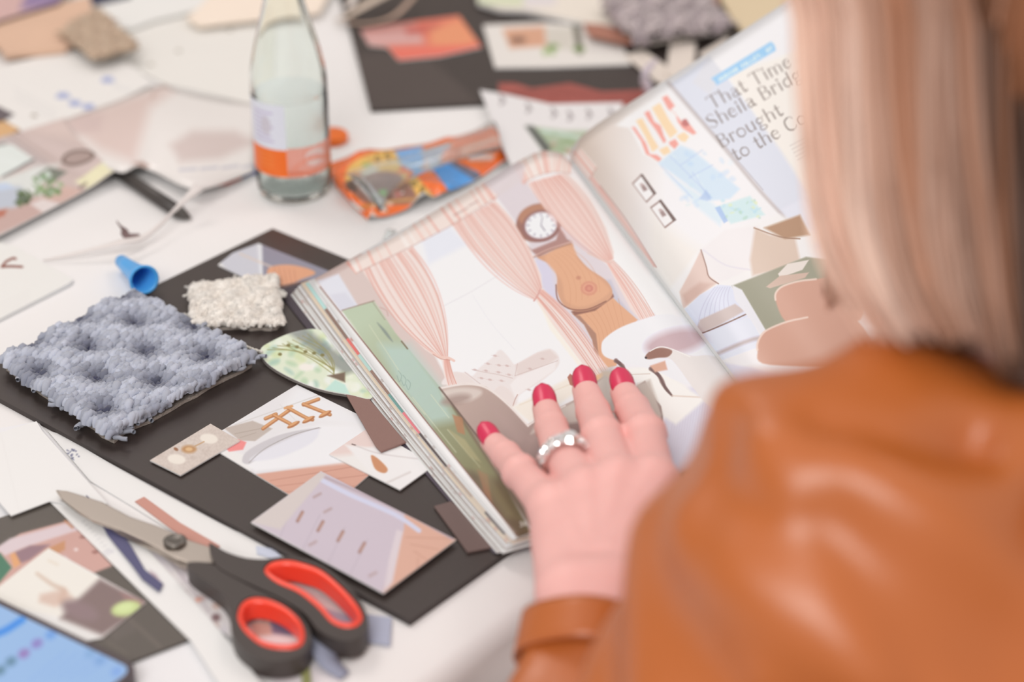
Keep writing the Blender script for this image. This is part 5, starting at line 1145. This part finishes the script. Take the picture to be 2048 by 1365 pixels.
# ================================================================ back right
slab('black_board', [(655, -80), (700, 60), (742, 219), (980, 206), (1300, 186), (1510, 172), (1440, -80)], .0003, .0028, None, paint=lambda c: (c.speck(1, .4), c.poly([(700, 110), (840, 100), (960, 205), (742, 218)], (84, 70, 65), 8, .7)), base=(62, 51, 47), res=700, rough=.4,
     side=mat('board_edge_far', (70, 60, 56), .7), label='far black board holding red and kitchen pictures, behind the bottle and packet', cat='board')
def redp(c):
    c.I[:] = (232, 120, 96)
    c.poly([(715, 60), (830, 45), (850, 88), (735, 95)], (218, 156, 148), 6); c.line([(740, 80), (840, 78)], 8, (226, 176, 168), 4); c.poly([(810, 55), (880, 45), (880, 62), (815, 70)], (200, 92, 80), 5, .9)
    c.poly([(860, 60), (920, 36), (955, 80), (930, 100), (860, 98)], (240, 150, 108), 8); c.poly([(780, 96), (960, 88), (960, 110), (800, 125)], (240, 116, 96), 4)
slab('picture_cutting', [(721, 60), (815, 44), (918, 31), (963, 93), (880, 112), (797, 120), (775, 94), (738, 90)], .0030, .0042, None, paint=redp, rough=.35, label='orange red picture on the far black board', cat='picture', group='far cut-out pictures')
def kitch(c):
    c.I[:] = (238, 224, 214)
    c.poly([(1005, 58), (1090, 52), (1095, 92), (1020, 97)], (224, 164, 132), 4); c.ell((1036, 80), 16, 6, (130, 90, 74), 0, 4); c.poly([(1090, 55), (1150, 52), (1145, 100), (1095, 98)], (220, 206, 192), 5); c.blots((1085, 90, 1115, 108), 8, [(150, 176, 100), (120, 140, 84)], (4, 9), .8, 5, 3)
    c.line([(1152, 50), (1160, 102)], 12, (96, 88, 72), 4); c.poly([(1172, 58), (1236, 62), (1230, 75), (1180, 72)], (196, 138, 118), 5); c.poly([(1175, 78), (1240, 75), (1245, 105), (1175, 105)], (226, 212, 204), 4); c.ell((1158, 98), 12, 6, (120, 140, 80), 0, 3)
slab('picture_cutting', [(966, 50), (1090, 44), (1234, 56), (1250, 100), (1262, 128), (1100, 134), (990, 135)], .0030, .0042, None, paint=kitch, rough=.35, label='white bordered kitchen picture on the far black board', cat='picture', group='far cut-out pictures')
slab('cream_card', [(950, -70), (955, 4), (1000, 18), (1050, 20), (1205, 52), (1300, 40), (1320, -70)], .0050, .0085, None, paint=lambda c: (c.poly([(950, -5), (1050, -5), (1050, 10), (960, 8)], (214, 216, 176), 5), c.poly([(1040, -30), (1120, -30), (1110, 12), (1050, 15)], (232, 216, 212), 5)), base=(242, 224, 208), label='cream card at the top edge behind the kitchen picture', cat='card')
slab('tan_card', [(1436, -80), (1442, 0), (1466, 40), (1495, 72), (1600, 20), (1760, -60)], .0050, .0085, mat('tan_card', (226, 198, 162), .7), label='tan folder beyond the right page at the top edge', cat='card', bev=.0008)
slab('rust_card', [(1165, 46), (1200, 48), (1260, 64), (1268, 90), (1240, 86), (1180, 72)], .0086, .0092, mat('rust_card', (176, 116, 96), .7), label='rust coloured scrap beside the pebbly grey swatch', cat='paper')
slab('rust_card', [(1380, -20), (1440, -20), (1436, 14), (1400, 16)], .0086, .0092, mat('rust_card_b', (196, 138, 112), .7), label='rust coloured scrap behind the pebbly grey swatch at the top edge', cat='paper')
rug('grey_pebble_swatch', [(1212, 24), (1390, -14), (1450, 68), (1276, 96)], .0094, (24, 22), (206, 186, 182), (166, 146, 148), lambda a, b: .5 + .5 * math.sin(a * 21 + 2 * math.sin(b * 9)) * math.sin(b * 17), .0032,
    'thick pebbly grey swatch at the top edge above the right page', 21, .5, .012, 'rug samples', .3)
def beige(n, q, z, l): return slab(n, q, z, z + .001, mat(n, (228, 208, 194), .8, bump=.2), label=l, cat='swatch', group='beige swatches')
beige('beige_swatch', [(1248, 110), (1288, 100), (1345, 140), (1360, 170), (1315, 165)], .0044, 'beige strip swatch pointing toward the right page top edge')
beige('beige_swatch', [(1340, 84), (1392, 84), (1388, 132), (1366, 160), (1332, 150)], .0058, 'pale upright beige swatch below the pebbly grey swatch')
beige('beige_swatch', [(1398, 108), (1452, 76), (1480, 90), (1420, 132)], .0072, 'pinkish beige swatch touching the right page top edge')
band([(1298, 185), (1292, 165), (1292, 145), (1304, 128), (1316, 118)], [.008, .018, .026, .030, .032], [24, 30, 24, 16, 4], 'curled_paper', mat('lilac_paper', (206, 186, 190), .6), 'curled lilac paper strip behind the right page', 'paper', roll=[.3, .5, .6, .8, 1.0])
def rock(c): c.speck(6, .12); c.line([(1000, 190), (1100, 182), (1290, 195)], 8, (120, 48, 42), 5, .6); c.line([(1010, 176), (1140, 182), (1260, 190)], 4, (196, 110, 96), 3, .6)
slab('red_cutting', [(996, 166), (1030, 166), (1063, 177), (1140, 166), (1203, 183), (1290, 180), (1285, 212), (1142, 216), (1000, 196)], .0030, .0042, None, paint=rock, base=(164, 80, 70), label='dark red rocky cutting above the lettered page', cat='picture', group='far cut-out pictures')
def letters(c):
    c.I[:] = (238, 226, 222)
    for x, y in ((1004, 200), (1057, 216), (1108, 226), (1140, 232), (1178, 228), (1222, 226)): c.line([(x - 3, y - 8), (x + 2, y), (x - 2, y + 8)], 5, (130, 116, 116), 2, .8); c.line([(x - 2, y - 6), (x + 6, y + 4)], 3, (150, 136, 136), 1.5, .7)
    c.poly([(1052, 252), (1130, 262), (1180, 262), (1150, 300), (1110, 310), (1085, 300)], (174, 184, 152), 4); c.poly([(1050, 252), (1066, 252), (1105, 300), (1090, 306)], (92, 90, 86), 3); c.line([(1085, 262), (1160, 275)], 6, (206, 220, 206), 3); c.blots((1090, 270, 1160, 305), 20, [(150, 166, 120), (200, 200, 180), (186, 140, 120)], (4, 9), .7, 3, 3)
slab('lettered_page', [(960, 180), (1010, 188), (1100, 208), (1245, 205), (1235, 300), (1120, 340), (1022, 330), (1008, 300)], .0075, .0086, None, paint=letters, rough=.35, label='page with scattered black letters and a green photo behind the magazine', cat='page', group='torn magazine pages')
# striped ribbon bow on the far board
for k, (q, zz, w_, cc) in enumerate(((([(670, 42), (700, 28), (740, 5), (790, -20)]), [.004, .010, .016, .016], [20, 30, 34, 30], (216, 190, 170)), (([(690, 44), (740, 46), (790, 30), (830, -10)]), [.008, .010, .014, .016], [14, 16, 18, 16], (190, 156, 136)), (([(676, 20), (700, 10), (712, -20)]), [.006, .012, .016], [26, 24, 20], (232, 212, 200)))):
    band(q, zz, w_, 'folded_ribbon', mat('ribbon_%s' % 'abc'[k], cc, .7), ['beige folded fabric strip at the top edge right of the bottle, broadest one', 'brown narrow fabric strip looping at the top of the far board', 'pale fabric strip end nearest the bottle at the top edge'][k], 'ribbon', group='fabric strips')

# ================================================================ the person
def pz(px, py, z): return W(px, py, z)
person = empty('person', (0.30, 0.42, 0.42), 'person in a caramel leather jacket reading, left hand on the magazine', 'person')
skin = mat('skin', (252, 182, 172), .5, bump=.12, bscale=700, var=.10, vscale=34, Subsurface_Weight=.12, Subsurface_Scale=.01)
skin.node_tree.nodes['Principled BSDF'].inputs['Subsurface Radius'].default_value = (1, .35, .25)
# finger joints: tip, last joint, middle joint, knuckle (pixel, height above the table), radii
FG = {
 'pinky': [((984, 884), .0360, .0058), ((1012, 912), .0385, .0070), ((1040, 945), .0440, .0078), ((1102, 1015), .052, .0098)],
 'ring': [((1091, 816), .0425, .0066), ((1103, 856), .0440, .0078), ((1122, 908), .0520, .0087), ((1172, 988), .058, .0108)],
 'middle': [((1171, 780), .0435, .0068), ((1186, 824), .0455, .0082), ((1204, 874), .0560, .0092), ((1238, 968), .061, .0112)],
 'index': [((1247, 784), .0445, .0068), ((1266, 820), .0470, .0083), ((1290, 870), .0560, .0094), ((1304, 968), .059, .0115)],
 'thumb': [((1420, 960), .044, .0075), ((1395, 1000), .047, .0090), ((1345, 1045), .050, .0105), ((1268, 1110), .052, .014)],
}
wrist = pz(1186, 1195, .058)
elbow = np.array([.014, .505, TZ - .055])
prims = []
J = {}
for n_, q in FG.items():
    pts = [pz(*p, z) for p, z, r in q]; rr = [r for _, _, r in q]; rr = [v * 1.07 for v in rr]; J[n_] = (pts, rr)
    for a in range(3): prims.append(cone(pts[a], pts[a + 1], rr[a], rr[a + 1], .0022))
    prims.append(cone(pts[2], pts[2] + [0, 0, .0002], rr[2] * 1.05, rr[2] * 1.05, .003))
# palm
for n_, wz in (('pinky', -.012), ('ring', -.004), ('middle', .004), ('index', .012)):
    k = J[n_][0][3]; side = np.array([.97, .22, 0]); b = wrist + side * wz + np.array([0, .010, -.002]); r = J[n_][1][3]
    prims.append(cone(k, b, r * .98, .0140))
mid = (J['ring'][0][3] + J['middle'][0][3]) / 2
prims.append(ellip((mid * .62 + wrist * .38) + np.array([0, 0, -.008]), (.029, .034, .015)))
prims.append(cone(J['pinky'][0][3] + np.array([.002, -.012, -.006]), wrist + np.array([-.008, .016, -.006]), .0100, .013))
prims.append(cone(J['thumb'][0][3], wrist + np.array([.012, .008, -.004]), .016, .017))
fa = elbow - wrist
for s in (-.008, -.003, .003, .008):
    prims.append(cone(wrist + np.array([s, .004, -.002]), wrist + fa * .35 + np.array([s * 1.2, 0, 0]), .0150, .021))
prims.append(cone(wrist + fa * .3, elbow, .023, .034))
TG = GR[20, -1]                                            # the right hand holds the outer edge of the lifted page
wR = TG + np.array([.075, -.075, -.030]); dR = (TG - wR); dR /= np.linalg.norm(dR); sR = np.cross(dR, [0, 0, 1]); sR /= np.linalg.norm(sR)
rprims = []
for k_, (o_, L_f) in enumerate(((-.030, .055), (-.010, .068), (.010, .072), (.030, .066))):
    k0 = wR + dR * .062 + sR * o_ * .9 + np.array([0, 0, .004]); k1 = k0 + dR * L_f * .45 + np.array([0, 0, -.012]); k2 = k1 + dR * L_f * .30 + np.array([0, 0, -.006]); k3 = k2 + dR * L_f * .22 + np.array([0, 0, .001])
    rprims += [cone(wR + sR * o_ * .4, k0, .013, .0105), cone(k0, k1, .0105, .009), cone(k1, k2, .009, .0082), cone(k2, k3, .0082, .007)]
t0 = wR + dR * .02 + sR * .022 + np.array([0, 0, .006]); rprims += [cone(t0, t0 + dR * .040 + sR * .010 + np.array([0, 0, .022]), .015, .011), cone(t0 + dR * .040 + sR * .010 + np.array([0, 0, .022]), t0 + dR * .068 + np.array([0, 0, .024]), .0105, .008)]
rprims += [cone(wR, wR - dR * .06, .019, .024)]
def hand_disp(x, y, z):
    d = np.zeros_like(x)
    for n_ in ('pinky', 'ring', 'middle', 'index'):
        P_, R_ = J[n_]
        for jt, amp in ((2, .0004), (1, .0003)):
            ax = P_[jt + 1] - P_[jt - 1]; ax = ax / np.linalg.norm(ax); c = P_[jt]
            rr = np.sqrt((x - c[0]) ** 2 + (y - c[1]) ** 2 + (z - c[2]) ** 2); s = (x - c[0]) * ax[0] + (y - c[1]) * ax[1] + (z - c[2]) * ax[2]
            d += amp * np.cos(s * 2400) * np.exp(-(s / .0028) ** 2) * (rr < .014)
        k = P_[3]; rr = (x - k[0]) ** 2 + (y - k[1]) ** 2 + (z - k[2] - .006) ** 2; d -= .0011 * np.exp(-rr / .009 ** 2)
        e = wrist - k; L = e @ e; t = np.clip(((x - k[0]) * e[0] + (y - k[1]) * e[1] + (z - k[2]) * e[2]) / L, 0, .75)
        q = (x - k[0] - e[0] * t) ** 2 + (y - k[1] - e[1] * t) ** 2; d -= .0006 * np.exp(-q / .0035 ** 2) * (z > k[2] - .01)
    return d
hv, hq = sdf_mesh(prims, .0011, .0060, disp=hand_disp)
# head, neck and trunk of the same body, inside the clothes and hair
SHL = P(1710, 1098, .735); NECK = P(2000, 965, .80); HIP = np.array([.385, .395, .60])
HEAD = np.array([.222, .768, TZ + .345]); face = np.array([-.50, .72, -.48]); face /= np.linalg.norm(face)
upv = np.array([-.10, .52, .85]); upv -= face * (upv @ face); upv /= np.linalg.norm(upv); lft = np.cross(upv, face)
SHR = NECK + np.array([.145, .085, -.035])
R_h = np.stack([lft, face, upv], 1)
def hp(a, b, c): return HEAD + lft * a + face * b + upv * c
bp = [ellip(HEAD, (.074, .095, .105), R_h), ellip(hp(0, .035, -.05), (.058, .060, .062), R_h), cone(hp(0, -.02, -.05), NECK, .055, .058), cone(hp(0, .092, -.005), hp(0, .108, -.032), .008, .013),
      cone(hp(0, .080, -.062), hp(0, .084, -.072), .018, .016), ellip(hp(0, .07, -.10), (.026, .022, .020), R_h), ellip(hp(.074, 0, -.01), (.008, .018, .030), R_h), ellip(hp(-.074, 0, -.01), (.008, .018, .030), R_h),
      cone(NECK, NECK * .5 + SHL * .5, .05, .045), cone(NECK, NECK * .5 + SHR * .5, .05, .045), cone(NECK + [0.02, -.03, -.03], HIP, .085, .115)]
bv, bq = sdf_mesh(bp, .006, .03)
rv, rq = sdf_mesh(rprims, .002, .007)
nv = len(hv)
# a joined surface: trunk and hand meshes meet inside the sleeve
arm = sdf_mesh([cone(NECK * .3 + SHL * .7, elbow, .045, .036), cone(elbow, wrist + fa * .5, .036, .030)], .005, .02)
VV = np.vstack([hv, bv, arm[0], rv]); QQ = np.vstack([hq, bq + nv, arm[1] + nv + len(bv), rq + nv + len(bv) + len(arm[0])])
body = mk('body', VV, QQ, skin, person, smooth=True, recalc=True)
def put_tint(): pass
# eyes and lips
wh = mat('eye', (235, 228, 225), .2); lip = mat('lips', (206, 96, 92), .4); iris = mat('iris', (70, 66, 60), .2); brow = mat('brow', (150, 104, 78), .8)
for s in (1, -1):
    V_, F_ = [], []
    lathe('eye', [(.0001, -.011), (.008, -.008), (.011, 0), (.008, .008), (.0001, .011)], hp(.031 * s, .078, .005), wh, person, 16)
    lathe('iris', [(.0001, .0018), (.0035, .0012), (.0052, 0)], hp(.031 * s, .0885, .004), iris, person, 16, tuple(face))
    v_, f_ = tube([hp(.016 * s, .092, .022), hp(.032 * s, .092, .027), hp(.046 * s, .082, .022)], [.0016, .0024, .0008], 8); mk('eyebrow', v_, f_, brow, person, smooth=True)
v_, f_ = tube([hp(-.020, .088, -.052), hp(-.008, .098, -.051), hp(0, .099, -.053), hp(.008, .098, -.051), hp(.020, .088, -.052)], [.001, .0045, .0045, .0045, .001], 10); mk('lips', v_, f_, lip, person, smooth=True)
# nails
nail = mat('red_nail', (218, 46, 84), .34, coat=.12)
for n_ in ('pinky', 'ring', 'middle', 'index', 'thumb'):
    P_, R_ = J[n_]; t = P_[0] - P_[1]; t /= np.linalg.norm(t); s = np.cross(t, [0, 0, 1]); s /= np.linalg.norm(s); u = np.cross(s, t); r = R_[0]
    u = u * .93 - t * 0; G = []
    toward = np.array([0, -.75, .66]); u = toward - t * (toward @ t); u /= np.linalg.norm(u); s = np.cross(t, u)
    t = t + np.array([0, -.10, .42]); t /= np.linalg.norm(t); u = toward - t * (toward @ t); u /= np.linalg.norm(u); s = np.cross(t, u)
    c0 = P_[0] + u * (r * .34) - t * r * .75
    ll = r * 2.5
    for a in np.linspace(0, 1, 12):
        hw = r * .90 * (1 - (max(0, a - .45) / .55) ** 2.2) ** .5 if a < 1 else r * .06
        hw *= (.80 + .2 * min(1, a / .25))
        row = []
        for b in np.linspace(-1, 1, 9):
            row.append(c0 + t * (a * ll) + s * hw * b + u * (r * .82 - (b * hw / r) ** 2 * r * .52 - r * .40 * a ** 2.0 + r * .05))
        G.append(row)
    sheet('fingernail', np.array(G), nail, .0007, person)
# ring
rf = J['ring'][0]; rc = rf[2] * .80 + rf[3] * .20; ax = rf[3] - rf[2]; ax /= np.linalg.norm(ax)
ring = empty('finger_ring', rc, 'silver ring with clustered clear stones on the ring finger', 'ring')
silver = mat('ring_silver', (.80, .76, .72), .2, 1.0, raw=True)
RR = .0112
e1 = np.cross(ax, [0, 0, 1]); e1 /= np.linalg.norm(e1); e2 = np.cross(e1, ax)
if e2[2] < 0: e2 = -e2
for off in (-.0018, .0018):
    q = [rc + ax * off + (e1 * math.cos(t) + e2 * math.sin(t)) * RR for t in np.linspace(0, 2 * math.pi, 49)]
    v_, f_ = tube(q, .0010, 8, False); mk('band', v_, f_, silver, ring, smooth=True)
gem = mat('clear_stone', (.93, .93, .95), .12, .75, raw=True, coat=1.0)
rg = random.Random(5)
for k in range(15):
    t = math.radians(16 + k * 10.6); rad = .0028 + .0008 * math.exp(-((k - 8) / 2.2) ** 2) * 1.2
    for off in ((-.0026, .0026) if k not in (7, 8, 9) else (0.0,)):
        if k == 7 or k == 9: continue
        c = rc + ax * off + (e1 * math.cos(t) + e2 * math.sin(t)) * (RR + .0018); n_ = (e1 * math.cos(t) + e2 * math.sin(t))
        r2 = rad * (1.35 if off == 0 else .75)
        n_ = n_ + np.array([rg.uniform(-.35, .35) for _ in range(3)]); n_ /= np.linalg.norm(n_); a_ = np.cross(n_, np.cross(ax, n_)); a_ /= np.linalg.norm(a_); b_3 = np.cross(n_, a_); V_ = [c - n_ * r2]; 
        for i in range(8): V_.append(c + (a_ * math.cos(i * math.pi / 4) + b_3 * math.sin(i * math.pi / 4)) * r2)
        for i in range(8): V_.append(c + (a_ * math.cos(i * math.pi / 4) + b_3 * math.sin(i * math.pi / 4)) * r2 * .6 + n_ * r2 * .5)
        F_ = [[0, 1 + (i + 1) % 8, 1 + i] for i in range(8)] + [[1 + i, 1 + (i + 1) % 8, 9 + (i + 1) % 8, 9 + i] for i in range(8)] + [[9 + i for i in range(8)]]
        mk('stone', V_, F_, gem, ring, recalc=True)

# ---- jacket
leather = mat('caramel_leather', (190, 98, 40), .38, bump=.10, bscale=260, var=.07, vscale=12, spec=.75)
cuffc = wrist + fa * .07
jp = [cone(cuffc, wrist + fa * .42, .029, .040), cone(wrist + fa * .42, elbow, .040, .050), cone(SHL, elbow + np.array([.01, .0, .01]), .072, .056),
      cone(SHL, NECK + np.array([.0, -.01, -.015]), .062, .082), cone(SHR, NECK + np.array([.0, -.01, -.03]), .072, .064),
      cone(NECK + np.array([.02, -.03, -.05]), HIP, .115, .145), cone(SHL + np.array([.03, .01, -.05]), HIP + np.array([-.06, -.02, .02]), .09, .12), cone(SHR + np.array([-.02, 0, -.05]), HIP + np.array([.08, .03, .02]), .09, .12)]
WRR = wR - dR * .03; ELR = (SHR + WRR) / 2 + np.array([.10, -.02, -.10])
jp += [cone(SHR, ELR, .068, .055), cone(ELR, WRR, .052, .034)]
def folds(x, y, z):
    zr = z - TZ
    d = .0045 * np.sin((x * .9 + y * 1.0 + zr * .55) * 52 + 2.2 * np.sin(zr * 26 + x * 10)) * np.clip((zr + .12) / .2, 0, 1)
    d += .0030 * np.sin((x * .5 - y * .7 + zr * 1.3) * 84 + 1.5 * np.sin(x * 35))
    d += .0022 * np.sin(zr * 190 + 3 * np.sin(x * 30 + y * 14)) * np.clip((.06 - zr) / .1, 0, 1)
    for pts, amp, sg in FOLD:
        best = None
        for a, b in zip(pts[:-1], pts[1:]):
            e = b - a; L = e @ e; t = np.clip(((x - a[0]) * e[0] + (y - a[1]) * e[1] + (z - a[2]) * e[2]) / L, 0, 1)
            q = (x - a[0] - e[0] * t) ** 2 + (y - a[1] - e[1] * t) ** 2 + (z - a[2] - e[2] * t) ** 2
            best = q if best is None else np.minimum(best, q)
        d = d + 1.5 * amp * np.exp(-best / sg ** 2)
    return d
FOLD = [([P(1470, 830, .70), P(1580, 990, .675), P(1680, 1180, .665), P(1780, 1400, .66)], -.007, .011), ([P(1560, 920, .69), P(1700, 970, .68), P(1850, 1030, .68), P(1990, 1000, .69), P(2060, 880, .71)], -.007, .011),
        ([P(1440, 850, .70), P(1390, 930, .69), P(1340, 1080, .68)], .013, .012), ([P(1640, 1060, .67), P(1720, 1230, .66), P(1800, 1400, .66)], .006, .012), ([P(1650, 880, .69), P(1800, 920, .69), P(1930, 930, .70)], .006, .012), ([P(1300, 1300, .69), P(1420, 1340, .67), P(1500, 1400, .67)], -.005, .010)]
jv, jq = sdf_mesh(jp, .004, .020, disp=folds)
# cut the sleeve open at the cuff: drop faces beyond the cuff plane
an = fa / np.linalg.norm(fa)
cen = jv[jq].mean(1); near = np.linalg.norm(cen - cuffc, axis=1) < .052
keep = ~(((cen - cuffc) @ an < 0.0) & near & ((cen - wrist)[:, 2] < .10) & (np.linalg.norm(cen - (SHL), axis=1) > .075))
top = (cen - NECK) @ np.array([-.1, .3,   .95]) > .075
keep &= ~(top & (np.linalg.norm(cen - NECK, axis=1) < .062))
jo = mk('jacket', jv, jq[keep], leather, person, smooth=True, recalc=True)
so = jo.modifiers.new('cloth thickness', 'SOLIDIFY'); so.thickness = .0022; so.offset = -1
# cuff band and collar
def tor(c, axis, r1, r2, w, name, parent, m, sx=1.0, n=48, lift=None):
    a = np.array(axis) / np.linalg.norm(axis); e1 = np.cross(a, [0, 0, 1]); e1 /= np.linalg.norm(e1); e2 = np.cross(e1, a); G = []
    for k in np.linspace(0, 1, 7):
        row = []
        for t in np.linspace(0, 2 * math.pi, n):
            r = (r1 + (r2 - r1) * k) * (1 + .02 * math.sin(5 * t))
            row.append(c + a * (k * w) + e1 * r * math.cos(t) * sx + e2 * r * math.sin(t))
        G.append(row)
    return sheet(name, np.array(G), m, .0022, parent)
tor(cuffc - an * .004, an, .0305, .0325, .020, 'cuff', person, leather)
tor(NECK + np.array([.0, -.012, .005]), (-.1, .35, .93), .064, .060, .030, 'collar', person, leather)

# ---- hair: a cap over the head and long locks
hcap = sdf_mesh([ellip(HEAD + upv * .012 - face * .014, (.092, .104, .112), R_h), ellip(hp(0, -.040, -.05), (.062, .050, .085), R_h)], .005, .03)
cen = hcap[0][hcap[1]].mean(1); rel = cen - HEAD
kp = ~((rel @ face > .045) & (rel @ upv < .055) & (np.abs(rel @ lft) < .066))
rg = np.random.RandomState(4)
mb = MB()
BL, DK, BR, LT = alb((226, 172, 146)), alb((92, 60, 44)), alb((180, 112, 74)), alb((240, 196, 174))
hairm = mat_attr('hair_strands', .42, .45)
mb.add(hcap[0], [list(f) for f in hcap[1][kp]], tint=tuple(DK * 1.3))
def lock(pts, w, tint, n=7, sd=.004):
    q = crom(pts, 8, False); N_ = len(q)
    for _ in range(n):
        o = rg.randn(3) * sd; o2 = rg.randn(3) * sd * .8; t = np.linspace(0, 1, N_)[:, None]
        c = q + o * (1 - t) * .8 + o2 * t * .6
        mb.add(*tube(c, [w, w * 1.1, w, w * .25], 5, False), tint=tuple(np.clip(tint * rg.uniform(.82, 1.15), 0, .9)))
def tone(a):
    ks = [0, .10, .22, .32, .40, .48, .60, .70, .78, 1]; cs = [LT, BL, LT * .92, BL * .85, BR * .8, BL * .72, BL * .66, BR * .62, DK * .9, DK * .5]  # dark tones toward the right paint the shade inside the hair
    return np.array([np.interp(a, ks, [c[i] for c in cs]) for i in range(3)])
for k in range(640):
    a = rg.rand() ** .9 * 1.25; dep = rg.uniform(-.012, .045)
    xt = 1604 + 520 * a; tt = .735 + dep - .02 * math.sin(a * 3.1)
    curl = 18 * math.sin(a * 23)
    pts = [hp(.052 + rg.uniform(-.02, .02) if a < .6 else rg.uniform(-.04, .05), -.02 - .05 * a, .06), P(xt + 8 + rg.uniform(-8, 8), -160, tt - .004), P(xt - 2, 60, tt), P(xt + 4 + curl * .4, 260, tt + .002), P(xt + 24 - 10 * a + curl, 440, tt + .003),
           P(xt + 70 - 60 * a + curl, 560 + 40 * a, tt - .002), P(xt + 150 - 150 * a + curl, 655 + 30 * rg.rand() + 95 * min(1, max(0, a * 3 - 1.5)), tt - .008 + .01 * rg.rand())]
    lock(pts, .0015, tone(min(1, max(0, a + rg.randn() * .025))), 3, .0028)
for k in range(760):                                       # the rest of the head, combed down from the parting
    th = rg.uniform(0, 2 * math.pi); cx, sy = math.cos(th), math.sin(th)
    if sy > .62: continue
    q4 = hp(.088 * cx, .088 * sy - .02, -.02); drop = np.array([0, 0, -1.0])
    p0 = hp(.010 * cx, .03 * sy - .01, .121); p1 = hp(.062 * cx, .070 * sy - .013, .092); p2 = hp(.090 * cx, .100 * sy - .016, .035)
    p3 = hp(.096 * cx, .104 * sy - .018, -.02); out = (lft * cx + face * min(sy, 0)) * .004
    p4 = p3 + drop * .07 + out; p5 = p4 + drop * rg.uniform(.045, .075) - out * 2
    lock([p0, p1, p2, p3, p4, p5], .0019, (BL * .55 + BR * .45) * rg.uniform(.6, 1.1) if sy > -.35 else (BR * .5 + DK * .6) * rg.uniform(.5, 1.1), 3, .0035)  # back locks tinted darker, shade put into their colour
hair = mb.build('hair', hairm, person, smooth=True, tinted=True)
# legs and seat
tr_ = sdf_mesh([cone(HIP + [0, 0, -.03], HIP + [-.02, 0, -.07], .14, .14), cone(HIP + [-.07, -.02, -.07], HIP + [-.27, .30, -.07], .085, .060), cone(HIP + [.08, .06, -.07], HIP + [-.14, .42, -.07], .085, .062),
                cone(HIP + [-.27, .30, -.07], HIP + [-.24, .27, -.53], .060, .042), cone(HIP + [-.14, .42, -.07], HIP + [-.10, .38, -.53], .060, .042)], .008, .03)
mk('trousers', tr_[0], tr_[1], mat('dark_trousers', (70, 66, 76), .8), person, smooth=True, recalc=True)
sh = mat('shoe_black', (60, 54, 54), .5)
for o_ in ([-.24, .27, 0], [-.10, .38, 0]):
    c = np.array([HIP[0] + o_[0], HIP[1] + o_[1], 0.0])
    s_ = sdf_mesh([cone(c + [.01, -.02, .045], c + [-.08, .14, .032], .038, .028), cone(c + [0, 0, .05], c + [0, 0, .09], .038, .040)], .005, .02)
    s_[0][:, 2] = np.maximum(s_[0][:, 2], .001)
    mk('shoe', s_[0], s_[1], sh, person, smooth=True)
seatz = float(HIP[2] - .07 - .14)
ch = empty('chair', (HIP[0], HIP[1], 0), 'chair under the person in the leather jacket', 'chair')
a = math.atan2(.52, .85)
MB().box((HIP[0], HIP[1], seatz - .02), (.42, .42, .04), a).build('seat', mat('chair_seat', (120, 96, 84), .7), ch)
for sx in (-1, 1):
    for sy in (-1, 1):
        x, y = .18 * sx, .18 * sy; c = np.array([HIP[0] + x * math.cos(a) - y * math.sin(a), HIP[1] + x * math.sin(a) + y * math.cos(a)])
        v_, f_ = tube([(c[0], c[1], 0), (c[0], c[1], seatz - .04)], .014, 10); mk('leg', v_, f_, mleg, ch)
